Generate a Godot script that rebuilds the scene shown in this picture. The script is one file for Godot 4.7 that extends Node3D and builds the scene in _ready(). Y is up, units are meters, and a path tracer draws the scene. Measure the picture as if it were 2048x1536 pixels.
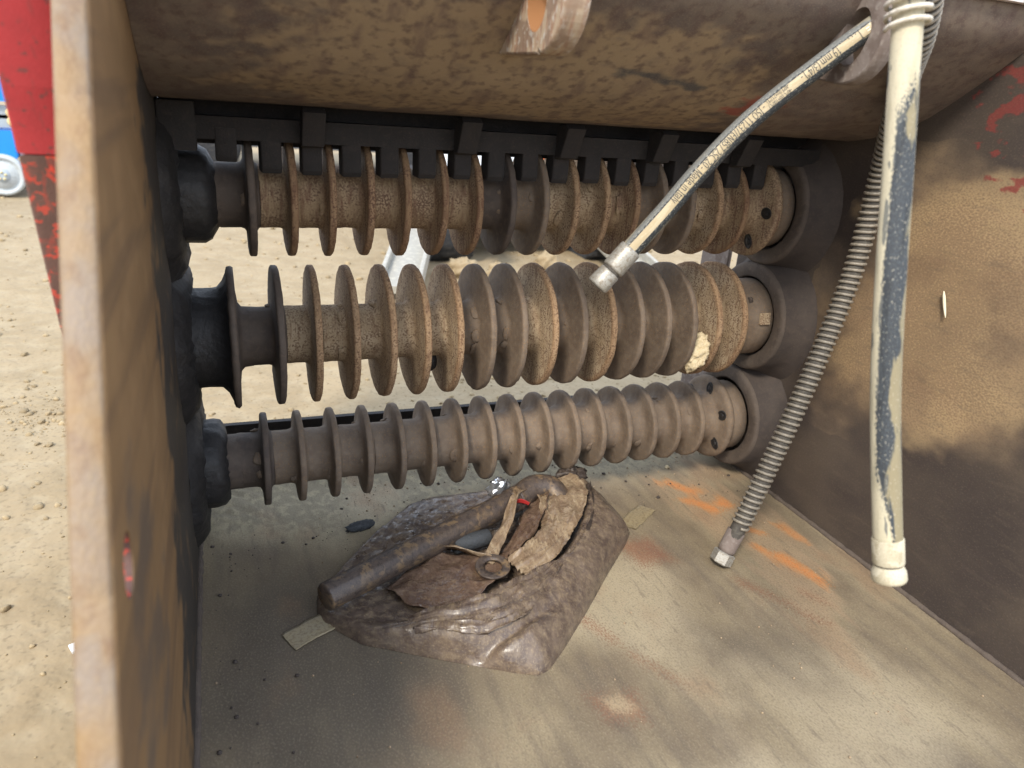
extends Node3D
# A screening bucket seen from inside its mouth: three disc rollers between two side walls,
# hoses hanging over a dusty floor plate, a dirty plastic sack with a steel pin on it, a sandy yard behind.

const XL := -0.0677          # inner face of the left wall
const XR := 1.011            # inner face of the right wall
const GY := -0.045           # yard level
var M := {}                  # materials
var used := {}
var clods := []
var rng := RandomNumberGenerator.new()


# ---------------------------------------------------------------- scene helpers
func numbered(called: String) -> String:
	if not used.has(called):
		used[called] = 0
		return called
	used[called] += 1
	return "%s_%03d" % [called, used[called]]


func tag(o: Node, label: String, category: String, group := "") -> void:
	o.set_meta("label", label)
	o.set_meta("category", category)
	if group != "":
		o.set_meta("group", group)


func thing(called: String, label: String, category: String, at := Vector3.ZERO, group := "") -> Node3D:
	var o := Node3D.new()
	o.name = numbered(called)
	add_child(o)
	o.position = at
	tag(o, label, category, group)
	return o


func part(called: String, mesh: Mesh, m: Material, parent: Node, at := Vector3.ZERO, rot := Vector3.ZERO) -> MeshInstance3D:
	var o := MeshInstance3D.new()
	o.mesh = mesh
	o.material_override = m
	if parent == self:
		o.name = numbered(called)
		add_child(o)
	else:
		o.name = called
		parent.add_child(o, true)
	o.position = at
	o.rotation = rot
	return o


# ---------------------------------------------------------------- mesh helpers
func grid(rows: Array, uvs: Array, cols: Array = [], faceted := false) -> ArrayMesh:
	var st := SurfaceTool.new()
	st.begin(Mesh.PRIMITIVE_TRIANGLES)
	if faceted:
		st.set_smooth_group(-1)
	var n: int = rows[0].size()
	for i in rows.size():
		var r: PackedVector3Array = rows[i]
		var u: PackedVector2Array = uvs[i]
		for j in n:
			if cols.size() > 0:
				st.set_color(cols[i][j])
			st.set_uv(u[j])
			st.add_vertex(r[j])
	for i in rows.size() - 1:
		for j in n - 1:
			var a := i * n + j
			st.add_index(a); st.add_index(a + 1); st.add_index(a + n + 1)
			st.add_index(a); st.add_index(a + n + 1); st.add_index(a + n)
	st.generate_normals()
	return st.commit()


# turned round the x axis; prof holds (x, radius)
func lathe(prof: Array, segs: int, wob := 0.0, seed_ := 1, tint_from := 9.0, tint := Color.WHITE, rough := 0.0, faceted := false) -> ArrayMesh:
	var ns := FastNoiseLite.new()
	ns.seed = seed_
	ns.frequency = 1.0
	var rows := []
	var uvs := []
	var cols := []
	for i in prof.size():
		var p: Vector2 = prof[i]
		var row := PackedVector3Array()
		var uv := PackedVector2Array()
		var col := PackedColorArray()
		for j in segs + 1:
			var a := TAU * float(j % segs) / segs
			var c := cos(a)
			var s := sin(a)
			var r := p.y
			if wob > 0.0:
				r *= 1.0 + wob * ns.get_noise_3d(c * 2.2, s * 2.2, p.y * 4.0)
			var dx := 0.0
			if p.y > tint_from:
				r -= 0.010 * maxf(0.0, ns.get_noise_3d(c * 5.0, s * 5.0, seed_ * 3.1) - 0.42) + 0.0012 * absf(ns.get_noise_3d(c * 14.0, s * 14.0, 7.0))
			if rough > 0.0:
				r += rough * ns.get_noise_3d(c * 9.0 * p.y / 0.1, s * 9.0 * p.y / 0.1, p.x * 90.0)
				dx = rough * ns.get_noise_3d(s * 7.0 * p.y / 0.1, c * 7.0 * p.y / 0.1, p.x * 90.0 + 30.0)
			row.append(Vector3(p.x + dx, r * c, r * s))
			uv.append(Vector2(float(j) / segs, p.x * 4.0 + p.y * 4.0))
			col.append(tint if p.y > tint_from else Color.WHITE)
		rows.append(row); uvs.append(uv); cols.append(col)
	return grid(rows, uvs, cols, faceted)


func frames(pts: PackedVector3Array, up: Vector3) -> Array:
	var out := []
	var nrm := up
	for i in pts.size():
		var t := (pts[mini(i + 1, pts.size() - 1)] - pts[maxi(i - 1, 0)]).normalized()
		nrm = (nrm - t * nrm.dot(t)).normalized()
		out.append([t, nrm, t.cross(nrm)])
	return out


func spline(ctrl: Array, steps: int) -> PackedVector3Array:
	var c := Curve3D.new()
	c.bake_interval = 0.004
	for i in ctrl.size():
		var a: Vector3 = ctrl[maxi(i - 1, 0)]
		var b: Vector3 = ctrl[mini(i + 1, ctrl.size() - 1)]
		var t := (b - a) / 6.0
		c.add_point(ctrl[i], -t, t)
	var out := PackedVector3Array()
	for i in steps + 1:
		out.append(c.sample_baked(c.get_baked_length() * i / steps, true))
	return out


# rad: one radius, or one for each point
func tube(pts: PackedVector3Array, rad, segs: int, up: Vector3, capped := true) -> ArrayMesh:
	var fr := frames(pts, up)
	var rows := []
	var uvs := []
	var len_ := 0.0
	for i in pts.size():
		if i > 0:
			len_ += pts[i].distance_to(pts[i - 1])
		var r: float = rad if rad is float else rad[i]
		var row := PackedVector3Array()
		var uv := PackedVector2Array()
		for j in segs + 1:
			var a := TAU * float(j % segs) / segs
			row.append(pts[i] + (fr[i][1] * cos(a) + fr[i][2] * sin(a)) * r)
			uv.append(Vector2(float(j) / segs, len_))
		if capped and i == 0:
			var c0 := PackedVector3Array(); c0.resize(segs + 1); c0.fill(pts[0])
			rows.append(c0); uvs.append(uv)
		rows.append(row); uvs.append(uv)
	if capped:
		var c1 := PackedVector3Array(); c1.resize(segs + 1); c1.fill(pts[pts.size() - 1])
		rows.append(c1); uvs.append(uvs[uvs.size() - 1])
	return grid(rows, uvs)


func helix(pts: PackedVector3Array, r: float, wire: float, turns: float, up: Vector3, per_turn := 20, segs := 6) -> ArrayMesh:
	var fr := frames(pts, up)
	var path := PackedVector3Array()
	var n := int(turns * per_turn)
	for i in n + 1:
		var t := float(i) / n
		var f := t * (pts.size() - 1)
		var k := mini(int(f), pts.size() - 2)
		var w := f - k
		var c := pts[k].lerp(pts[k + 1], w)
		var n1: Vector3 = (fr[k][1] as Vector3).lerp(fr[k + 1][1], w).normalized()
		var n2: Vector3 = (fr[k][2] as Vector3).lerp(fr[k + 1][2], w).normalized()
		var a := TAU * turns * t
		path.append(c + (n1 * cos(a) + n2 * sin(a)) * r)
	return tube(path, wire, segs, Vector3(0.1, 1, 0.05))


func inset(poly: PackedVector2Array, d: float) -> PackedVector2Array:
	var out := PackedVector2Array()
	var n := poly.size()
	var area := 0.0
	for i in n:
		area += poly[i].cross(poly[(i + 1) % n])
	var sg := 1.0 if area > 0.0 else -1.0
	for i in n:
		var e0 := (poly[i] - poly[(i + n - 1) % n]).normalized()
		var e1 := (poly[(i + 1) % n] - poly[i]).normalized()
		var n0 := Vector2(-e0.y, e0.x) * sg
		var n1 := Vector2(-e1.y, e1.x) * sg
		var b := (n0 + n1).normalized()
		out.append(poly[i] + b * d / maxf(0.35, b.dot(n0)))
	return out


# a plate across x from x0 to x1; poly holds (z, y); hole is an optional ring of (z, y)
func plate(poly: PackedVector2Array, x0: float, x1: float, bevel: float, uvo: Vector2, uvs_: Vector2, hole := PackedVector2Array()) -> ArrayMesh:
	var st := SurfaceTool.new()
	st.begin(Mesh.PRIMITIVE_TRIANGLES)
	var inn := inset(poly, bevel)
	var rings := [[x0, inn], [x0 + bevel * 0.3, inset(poly, bevel * 0.3)], [x0 + bevel, poly], [x1 - bevel, poly], [x1 - bevel * 0.3, inset(poly, bevel * 0.3)], [x1, inn]]
	var n := poly.size()
	st.set_smooth_group(0)
	for k in rings.size() - 1:
		for i in n:
			var q := [[k, i], [k, (i + 1) % n], [k + 1, (i + 1) % n], [k, i], [k + 1, (i + 1) % n], [k + 1, i]]
			st.set_smooth_group(i + 1)
			for e in q:
				var p: Vector2 = rings[e[0]][1][e[1]]
				st.set_uv((p + uvo) * uvs_)
				st.add_vertex(Vector3(rings[e[0]][0], p.y, p.x))
	var cap := inn.duplicate()
	var tri := PackedInt32Array()
	if hole.size() > 0:
		# a fan of strips between the hole and the outline
		var mid := Vector2.ZERO
		for p in hole:
			mid += p / hole.size()
		var angs := []
		for p in hole:
			angs.append((p - mid).angle())
		for p in inn:
			angs.append((p - mid).angle())
		angs.sort()
		cap = PackedVector2Array()
		for g in angs:
			cap.append(ray_hit(hole, mid, g))
			cap.append(ray_hit(inn, mid, g))
		var m: int = angs.size()
		for i in m:
			var j := (i + 1) % m
			tri.append_array(PackedInt32Array([2 * i, 2 * i + 1, 2 * j + 1, 2 * i, 2 * j + 1, 2 * j]))
	else:
		tri = Geometry2D.triangulate_polygon(cap)
	if tri.is_empty():
		print("cap failed ", cap.size())
	for x in [x0, x1]:
		st.set_smooth_group(100 if x == x0 else 101)
		for i in range(0, tri.size(), 3):
			var order := [tri[i], tri[i + 1], tri[i + 2]] if x == x0 else [tri[i], tri[i + 2], tri[i + 1]]
			for t in order:
				st.set_uv((cap[t] + uvo) * uvs_)
				st.add_vertex(Vector3(x, cap[t].y, cap[t].x))
	if hole.size() > 0:
		st.set_smooth_group(102)
		for j in hole.size():
			var a := hole[j]
			var b := hole[(j + 1) % hole.size()]
			for e in [[x0, a], [x0, b], [x1, b], [x0, a], [x1, b], [x1, a]]:
				st.set_uv((e[1] + uvo) * uvs_)
				st.add_vertex(Vector3(e[0], e[1].y, e[1].x))
	st.generate_normals()
	return st.commit()


func ray_hit(poly: PackedVector2Array, c: Vector2, ang: float) -> Vector2:
	var best := c
	var far := 0.0
	var d := Vector2(cos(ang), sin(ang))
	for i in poly.size():
		var x = Geometry2D.segment_intersects_segment(c, c + d * 4.0, poly[i], poly[(i + 1) % poly.size()])
		if x != null and c.distance_to(x) > far:
			best = x
			far = c.distance_to(x)
	if far == 0.0:
		for p in poly:
			if best == c or absf(angle_difference((p - c).angle(), ang)) < absf(angle_difference((best - c).angle(), ang)):
				best = p
	return best


func ring2(cz: float, cy: float, rz: float, ry: float, n: int, tilt := 0.0) -> PackedVector2Array:
	var out := PackedVector2Array()
	for i in n:
		var a := TAU * i / n
		out.append(Vector2(cz, cy) + Vector2(cos(a) * rz, sin(a) * ry).rotated(tilt))
	return out


# box with chamfered edges, centred
func bbox(s: Vector3, b: float) -> ArrayMesh:
	var h := s * 0.5
	var poly := PackedVector2Array([Vector2(-h.z, -h.y), Vector2(h.z, -h.y), Vector2(h.z, h.y), Vector2(-h.z, h.y)])
	return plate(poly, -h.x, h.x, b, Vector2.ZERO, Vector2.ONE)


# an uneven lump
func rock(size: Vector3, seed_: int, rough := 0.35, n := 18) -> ArrayMesh:
	var ns := FastNoiseLite.new()
	ns.seed = seed_
	ns.frequency = 0.9
	var rows := []
	var uvs := []
	for i in n + 1:
		var t := PI * i / n
		var row := PackedVector3Array()
		var uv := PackedVector2Array()
		for j in n * 2 + 1:
			var a := TAU * float(j % (n * 2)) / (n * 2)
			var d := Vector3(sin(t) * cos(a), cos(t), sin(t) * sin(a))
			var r := 1.0 + rough * ns.get_noise_3dv(d * 1.6) + rough * 0.6 * absf(ns.get_noise_3dv(d * 4.0)) + rough * 0.3 * ns.get_noise_3dv(d * 9.0)
			row.append(d * r * size * 0.5)
			uv.append(Vector2(float(j) / (n * 2), float(i) / n))
		rows.append(row); uvs.append(uv)
	return grid(rows, uvs)


# a crumpled strip with thickness: centre line, half-width vectors, waviness
func ribbon(ctr: Array, half: Array, steps: int, across: int, wave: float, seed_: int, thick := 0.0012) -> ArrayMesh:
	var ns := FastNoiseLite.new()
	ns.seed = seed_
	ns.frequency = 11.0
	ns.fractal_octaves = 2
	var c := spline(ctr, steps)
	var h := spline(half, steps)
	var rows := []
	var uvs := []
	for i in steps + 1:
		var row := PackedVector3Array()
		var uv := PackedVector2Array()
		for side in [0, 1]:
			for j in across + 1:
				var jj: int = j if side == 0 else across - j
				var t := 2.0 * jj / across - 1.0
				var edge := 1.0 + 0.10 * ns.get_noise_2d(c[i].x * 3.0 + 9.0 * signf(t), c[i].z * 3.0) + 0.05 * ns.get_noise_2d(c[i].x * 14.0 + 9.0 * signf(t), c[i].z * 14.0)
				var p := c[i] + h[i] * t * edge
				var w := wave * (ns.get_noise_3d(p.x, 3.0 * signf(t) * absf(t), p.z) * (0.35 + absf(t)) + 0.45 * (0.3 - absf(ns.get_noise_3d(p.x * 1.3 + 5.0, 0, p.z * 1.3))))
				row.append(p + Vector3(0, w - thick * side, 0))
				uv.append(Vector2(p.x, p.z))
		row.append(row[0]); uv.append(uv[0])
		rows.append(row); uvs.append(uv)
	return grid(rows, uvs)


# ---------------------------------------------------------------- textures
func nz(seed_: int, freq: float, w: int, h: int, oct := 4, type := FastNoiseLite.TYPE_SIMPLEX_SMOOTH, gw := 0, gh := 0, seamless := false) -> PackedByteArray:
	var n := FastNoiseLite.new()
	n.seed = seed_
	n.noise_type = type
	n.frequency = freq
	n.fractal_octaves = oct
	if oct <= 1:
		n.fractal_type = FastNoiseLite.FRACTAL_NONE
	var ww := gw if gw > 0 else w
	var hh := gh if gh > 0 else h
	var im: Image = n.get_seamless_image(ww, hh) if seamless else n.get_image(ww, hh)
	im.convert(Image.FORMAT_L8)
	if ww != w or hh != h:
		im.resize(w, h, Image.INTERPOLATE_CUBIC)
	return im.get_data()


# soft-edged outlines (each a list of points in 0..1), full at 255 inside
func region(w: int, h: int, polys: Array, soft: float) -> PackedByteArray:
	var lw := 120
	var lh := 120
	var im := Image.create(lw, lh, false, Image.FORMAT_L8)
	for y in lh:
		for x in lw:
			var p := Vector2((x + 0.5) / lw, (y + 0.5) / lh)
			var v := 0.0
			for q in polys:
				var poly: PackedVector2Array = q
				var d := 1e9
				for i in poly.size():
					d = minf(d, p.distance_to(Geometry2D.get_closest_point_to_segment(p, poly[i], poly[(i + 1) % poly.size()])))
				if Geometry2D.is_point_in_polygon(p, poly):
					d = -d
				v = maxf(v, clampf(0.5 - d / soft, 0.0, 1.0))
			im.set_pixel(x, y, Color(v, v, v))
	im.resize(w, h, Image.INTERPOLATE_CUBIC)
	return im.get_data()


# strokes: [from, to, half width] in 0..1 -> outlines
func stroke(a: Vector2, b: Vector2, hw: float) -> PackedVector2Array:
	var d := (b - a).normalized()
	var o := d.orthogonal() * hw
	return PackedVector2Array([a - d * hw, a + o, b + o * 0.7, b + d * hw, b - o * 0.7, a - o])


# crossing crease lines of a crumpled film
func creased(seed_: int, freq: float, n: int) -> PackedByteArray:
	var f := FastNoiseLite.new()
	f.seed = seed_
	f.noise_type = FastNoiseLite.TYPE_SIMPLEX_SMOOTH
	f.frequency = freq
	f.fractal_type = FastNoiseLite.FRACTAL_RIDGED
	f.fractal_octaves = 4
	f.fractal_gain = 0.55
	f.domain_warp_enabled = true
	f.domain_warp_amplitude = 18.0
	f.domain_warp_frequency = 0.02
	var im := f.get_seamless_image(n, n)
	im.convert(Image.FORMAT_L8)
	return im.get_data()


# layers: {n: noise, lo, hi, c: colour, a: strength, reg: outline mask, k: how far the noise frays it}
func compose(w: int, h: int, base: Color, layers: Array) -> Image:
	var n := w * h
	var out := PackedByteArray()
	out.resize(n * 3)
	var r0 := int(base.r * 255)
	var g0 := int(base.g * 255)
	var b0 := int(base.b * 255)
	for i in n:
		out[i * 3] = r0
		out[i * 3 + 1] = g0
		out[i * 3 + 2] = b0
	for L in layers:
		var lut := PackedInt32Array()
		for v in 256:
			lut.append(int(256.0 * smoothstep(float(L.lo), float(L.hi), float(v)) * float(L.a)))
		var c: Color = L.c
		var cr := int(c.r * 255)
		var cg := int(c.g * 255)
		var cb := int(c.b * 255)
		var d: PackedByteArray = L.n
		var fray: bool = L.has("reg")
		var reg: PackedByteArray = L.reg if fray else PackedByteArray()
		var k := int(256.0 * float(L.get("k", 1.0)))
		for i in n:
			var v := d[i]
			if fray:
				var q := reg[i]
				if q == 0:
					continue
				v = clampi(q + (((v - 128) * k) >> 8), 0, 255)
			var a := lut[v]
			if a == 0:
				continue
			var j := i * 3
			out[j] += ((cr - out[j]) * a) >> 8
			out[j + 1] += ((cg - out[j + 1]) * a) >> 8
			out[j + 2] += ((cb - out[j + 2]) * a) >> 8
	return Image.create_from_data(w, h, false, Image.FORMAT_RGB8, out)


func itex(im: Image) -> ImageTexture:
	im.generate_mipmaps()
	return ImageTexture.create_from_image(im)


func gray(d: PackedByteArray, w: int, h: int) -> ImageTexture:
	return ImageTexture.create_from_image(Image.create_from_data(w, h, false, Image.FORMAT_L8, d))


func c8(r: int, g: int, b: int) -> Color:
	return Color8(r, g, b)


func mat(tex: Texture2D, rough: float, metal := 0.0, bump: Texture2D = null, bump_cm := 0.1, tri := 0.0) -> StandardMaterial3D:
	var m := StandardMaterial3D.new()
	if tex:
		m.albedo_texture = tex
	m.roughness = rough
	m.metallic = metal
	if bump:
		m.heightmap_enabled = true
		m.heightmap_texture = bump
		m.heightmap_scale = bump_cm
	if tri > 0.0:
		m.uv1_triplanar = true
		m.uv1_world_triplanar = true
		m.uv1_scale = Vector3.ONE * tri
	return m


func plain(c: Color, rough: float, metal := 0.0) -> StandardMaterial3D:
	var m := StandardMaterial3D.new()
	m.albedo_color = c
	m.roughness = rough
	m.metallic = metal
	return m


func materials() -> void:
	var S := 512
	var fine := nz(3, 0.12, S, S, 3, FastNoiseLite.TYPE_SIMPLEX_SMOOTH, 0, 0, true)
	var mid := nz(4, 0.03, S, S, 4, FastNoiseLite.TYPE_SIMPLEX_SMOOTH, 0, 0, true)
	var coarse := nz(5, 0.009, S, S, 4, FastNoiseLite.TYPE_SIMPLEX_SMOOTH, 0, 0, true)
	var speck := nz(6, 0.11, S, S, 2, FastNoiseLite.TYPE_SIMPLEX_SMOOTH, 0, 0, true)
	var streak := nz(7, 0.05, S, S, 3, FastNoiseLite.TYPE_SIMPLEX_SMOOTH, S, 96, true)
	var t_fine := gray(fine, S, S)
	var t_mid := gray(mid, S, S)
	M.bump_fine = t_fine
	M.bump_mid = t_mid
	# dusty rust with dark pits (upper and middle rollers)
	var im := compose(S, S, c8(170, 150, 122), [
		{n = coarse, lo = 60, hi = 210, c = c8(147, 125, 96), a = 0.8},
		{n = mid, lo = 110, hi = 220, c = c8(182, 164, 138), a = 0.6},
		{n = speck, reg = mid, k = 1.5, lo = 130, hi = 230, c = c8(89, 64, 46), a = 0.8},
		{n = streak, lo = 140, hi = 215, c = c8(109, 81, 60), a = 0.5},
		{n = fine, lo = 130, hi = 220, c = c8(190, 172, 144), a = 0.35}])
	M.dusty = mat(itex(im), 0.9, 0.0, t_fine, 0.05, 4.2)
	im = compose(S, S, c8(147, 125, 96), [
		{n = coarse, lo = 60, hi = 200, c = c8(164, 142, 114), a = 0.8},
		{n = speck, reg = coarse, k = 1.5, lo = 120, hi = 225, c = c8(83, 59, 45), a = 0.8},
		{n = streak, lo = 130, hi = 205, c = c8(95, 65, 49), a = 0.6},
		{n = fine, lo = 130, hi = 220, c = c8(168, 146, 117), a = 0.4}])
	M.rusty = mat(itex(im), 0.85, 0.0, t_fine, 0.05, 4.0)
	im = compose(S, S, c8(112, 97, 82), [
		{n = coarse, lo = 70, hi = 200, c = c8(96, 81, 68), a = 0.8},
		{n = mid, lo = 110, hi = 210, c = c8(126, 111, 94), a = 0.6},
		{n = speck, lo = 186, hi = 200, c = c8(160, 118, 70), a = 0.7},
		{n = fine, lo = 140, hi = 220, c = c8(108, 96, 84), a = 0.35}])
	M.taupe = mat(itex(im), 0.82, 0.0, t_fine, 0.035, 4.6)
	im = compose(S, S, c8(82, 71, 62), [
		{n = coarse, lo = 110, hi = 170, c = c8(68, 58, 52), a = 0.8},
		{n = mid, lo = 140, hi = 190, c = c8(94, 81, 69), a = 0.6},
		{n = fine, lo = 140, hi = 220, c = c8(92, 80, 70), a = 0.35}])
	M.dark_iron = mat(itex(im), 0.8, 0.0, t_fine, 0.04, 4.4)
	for k in ["dusty", "rusty", "taupe", "dark_iron"]:
		M[k].vertex_color_use_as_albedo = true
	# greasy black hubs
	im = compose(S, S, c8(31, 29, 29), [
		{n = coarse, lo = 120, hi = 170, c = c8(40, 37, 36), a = 0.8},
		{n = speck, lo = 184, hi = 202, c = c8(84, 77, 68), a = 0.5},
		{n = mid, lo = 150, hi = 200, c = c8(22, 21, 21), a = 0.7}])
	M.grease = mat(itex(im), 0.62, 0.0, t_mid, 0.12, 5.0)
	# comb bar: dark brown iron
	im = compose(S, S, c8(38, 34, 33), [
		{n = coarse, lo = 70, hi = 200, c = c8(32, 29, 28), a = 0.8},
		{n = mid, lo = 130, hi = 220, c = c8(52, 44, 40), a = 0.6},
		{n = speck, lo = 185, hi = 205, c = c8(80, 62, 50), a = 0.4}])
	M.comb = mat(itex(im), 0.85, 0.0, t_fine, 0.04, 4.0)
	im = compose(S, S, c8(66, 57, 51), [
		{n = coarse, lo = 110, hi = 170, c = c8(57, 49, 45), a = 0.8},
		{n = mid, lo = 150, hi = 200, c = c8(76, 65, 57), a = 0.6},
		{n = speck, lo = 185, hi = 205, c = c8(102, 88, 72), a = 0.4}])
	M.boss = mat(itex(im), 0.85, 0.0, t_mid, 0.06, 4.0)
	im = compose(S, S, c8(88, 77, 68), [
		{n = coarse, lo = 110, hi = 170, c = c8(76, 66, 59), a = 0.8},
		{n = mid, lo = 150, hi = 200, c = c8(100, 88, 76), a = 0.6},
		{n = speck, lo = 185, hi = 205, c = c8(120, 106, 88), a = 0.4}])
	M.boss_face = mat(itex(im), 0.85, 0.0, t_mid, 0.05, 4.0)
	# red paint, worn through to brown iron in patches
	im = compose(S, S, c8(160, 44, 48), [
		{n = coarse, lo = 80, hi = 200, c = c8(146, 40, 44), a = 0.7},
		{n = fine, lo = 160, hi = 230, c = c8(204, 74, 76), a = 0.4},
		{n = mid, lo = 190, hi = 198, c = c8(84, 58, 54), a = 0.95}])
	M.red = mat(itex(im), 0.65, 0.0, t_fine, 0.02, 6.0)
	im = compose(S, S, c8(96, 70, 62), [
		{n = coarse, lo = 120, hi = 180, c = c8(82, 60, 54), a = 0.7},
		{n = mid, lo = 162, hi = 172, c = c8(206, 66, 48), a = 0.9},
		{n = fine, lo = 150, hi = 230, c = c8(112, 86, 74), a = 0.4}])
	M.red_worn = mat(itex(im), 0.75, 0.0, t_fine, 0.03, 6.0)
	# lug: flame-cut plate, dusty brown and grey
	im = compose(S, S, c8(168, 148, 124), [
		{n = streak, lo = 120, hi = 190, c = c8(140, 104, 82), a = 0.7},
		{n = coarse, lo = 130, hi = 180, c = c8(120, 98, 82), a = 0.7},
		{n = mid, lo = 160, hi = 200, c = c8(188, 186, 180), a = 0.6}])
	M.lug = mat(itex(im), 0.85, 0.0, t_mid, 0.05, 5.0)
	im = compose(S, S, c8(124, 112, 104), [
		{n = coarse, lo = 110, hi = 180, c = c8(98, 84, 76), a = 0.7},
		{n = mid, lo = 150, hi = 200, c = c8(150, 142, 134), a = 0.5}])
	M.lug_grey = mat(itex(im), 0.85, 0.0, t_mid, 0.05, 5.0)
	# pin
	im = compose(S, S, c8(80, 69, 62), [
		{n = coarse, lo = 135, hi = 190, c = c8(146, 118, 82), a = 0.7},
		{n = mid, lo = 140, hi = 180, c = c8(54, 46, 44), a = 0.8},
		{n = speck, lo = 165, hi = 195, c = c8(128, 108, 82), a = 0.5}])
	M.pin = mat(itex(im), 0.5, 0.15, t_fine, 0.04, 7.0)
	# zinc fittings
	im = compose(S, S, c8(160, 156, 146), [
		{n = mid, lo = 130, hi = 180, c = c8(128, 116, 100), a = 0.8},
		{n = fine, lo = 160, hi = 210, c = c8(206, 206, 202), a = 0.6},
		{n = speck, lo = 175, hi = 195, c = c8(90, 78, 66), a = 0.7}])
	M.zinc = mat(itex(im), 0.45, 0.35, t_fine, 0.03, 12.0)
	im = compose(S, S, c8(188, 178, 154), [
		{n = coarse, lo = 140, hi = 165, c = c8(150, 138, 112), a = 0.7},
		{n = fine, lo = 160, hi = 210, c = c8(228, 222, 204), a = 0.5},
		{n = speck, lo = 182, hi = 200, c = c8(120, 104, 84), a = 0.6}])
	M.zinc_dusty = mat(itex(im), 0.8, 0.05, t_fine, 0.03, 9.0)
	M.spring = mat(itex(compose(S, S, c8(134, 125, 111), [
		{n = mid, lo = 100, hi = 200, c = c8(104, 97, 87), a = 0.8},
		{n = speck, lo = 170, hi = 190, c = c8(180, 174, 160), a = 0.6}])), 0.55, 0.1, null, 0.0, 8.0)
	M.spring_pale = mat(itex(compose(S, S, c8(208, 200, 184), [
		{n = mid, lo = 130, hi = 180, c = c8(150, 142, 126), a = 0.8}])), 0.6, 0.05, null, 0.0, 8.0)
	M.rubber = mat(itex(compose(S, S, c8(66, 61, 55), [
		{n = mid, lo = 130, hi = 180, c = c8(96, 90, 80), a = 0.7}])), 0.8, 0.0, null, 0.0, 8.0)
	M.ink = plain(c8(52, 56, 58), 0.7)
	M.ink_white = plain(c8(236, 228, 204), 0.7)
	# pale stone and pebbles
	M.stone = mat(itex(compose(S, S, c8(206, 188, 152), [
		{n = mid, lo = 120, hi = 190, c = c8(178, 156, 116), a = 0.8},
		{n = streak, lo = 165, hi = 200, c = c8(222, 208, 180), a = 0.7}])), 0.95, 0.0, t_mid, 0.12, 11.0)
	M.black_stone = mat(itex(compose(S, S, c8(58, 60, 62), [
		{n = speck, lo = 150, hi = 190, c = c8(84, 86, 86), a = 0.8}])), 0.7, 0.0, t_mid, 0.1, 14.0)
	M.hole_rust = plain(c8(142, 98, 60), 0.95)
	M.straw = plain(c8(214, 204, 176), 0.8)
	M.foil = plain(c8(216, 218, 222), 0.28, 0.85)
	M.tape = mat(itex(compose(S, S, c8(138, 124, 96), [
		{n = mid, lo = 120, hi = 190, c = c8(116, 100, 74), a = 0.8},
		{n = fine, lo = 160, hi = 210, c = c8(164, 152, 124), a = 0.6}])), 0.4, 0.0, t_mid, 0.05, 10.0)
	# plastic sack
	var gloss := Image.create_from_data(S, S, false, Image.FORMAT_L8, nz(31, 0.02, S, S, 3, FastNoiseLite.TYPE_SIMPLEX_SMOOTH, 0, 0, true))
	var sack_bump := creased(33, 0.011, S)
	var t_sack := gray(sack_bump, S, S)
	im = compose(S, S, c8(98, 83, 72), [
		{n = coarse, lo = 70, hi = 190, c = c8(70, 58, 52), a = 0.85},
		{n = mid, lo = 100, hi = 215, c = c8(138, 120, 97), a = 0.7},
		{n = speck, lo = 160, hi = 190, c = c8(140, 122, 94), a = 0.6},
		{n = fine, lo = 175, hi = 215, c = c8(164, 148, 118), a = 0.6}])
	M.sack = mat(itex(im), 0.72, 0.0, t_sack, 0.15, 4.0)
	M.sack.roughness_texture = ImageTexture.create_from_image(gloss)
	M.sack.roughness_texture_channel = BaseMaterial3D.TEXTURE_CHANNEL_RED
	im = compose(S, S, c8(142, 122, 98), [
		{n = coarse, lo = 120, hi = 175, c = c8(112, 92, 74), a = 0.8},
		{n = streak, lo = 150, hi = 195, c = c8(168, 150, 122), a = 0.7},
		{n = speck, lo = 165, hi = 190, c = c8(84, 66, 52), a = 0.6}])
	M.sack_pale = mat(itex(im), 0.62, 0.0, t_sack, 0.25, 4.0)
	M.sack_pale.roughness_texture = ImageTexture.create_from_image(gloss)
	M.sack_panel = mat(itex(compose(S, S, c8(100, 80, 66), [
		{n = coarse, lo = 120, hi = 175, c = c8(80, 62, 52), a = 0.8},
		{n = mid, lo = 140, hi = 190, c = c8(126, 106, 84), a = 0.6},
		{n = speck, lo = 168, hi = 190, c = c8(70, 52, 42), a = 0.5},
		{n = fine, lo = 175, hi = 215, c = c8(156, 138, 110), a = 0.5}])), 0.6, 0.0, t_sack, 0.25, 5.0)
	M.sack_panel.roughness_texture = ImageTexture.create_from_image(gloss)
	M.sack_dark = mat(itex(compose(S, S, c8(52, 43, 38), [
		{n = mid, lo = 140, hi = 190, c = c8(92, 78, 62), a = 0.7},
		{n = fine, lo = 170, hi = 210, c = c8(128, 112, 88), a = 0.5}])), 0.6, 0.0, t_sack, 0.14, 5.0)
	M.sack_red = plain(c8(150, 34, 32), 0.5)
	# scissor lift, ramps, loader
	M.blue = plain(c8(20, 128, 214), 0.45)
	M.lift_grey = plain(c8(156, 166, 174), 0.5)
	M.wheel_grey = mat(itex(compose(S, S, c8(176, 182, 184), [{n = mid, lo = 140, hi = 190, c = c8(150, 154, 154), a = 0.7}])), 0.7, 0.0, null, 0.0, 4.0)
	M.bolt_brass = plain(c8(206, 190, 140), 0.5)
	M.ramp = mat(itex(compose(S, S, c8(150, 146, 136), [
		{n = mid, lo = 140, hi = 180, c = c8(176, 170, 156), a = 0.8},
		{n = speck, lo = 180, hi = 200, c = c8(130, 120, 104), a = 0.6}])), 0.6, 0.0, null, 0.0, 2.0)
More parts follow.
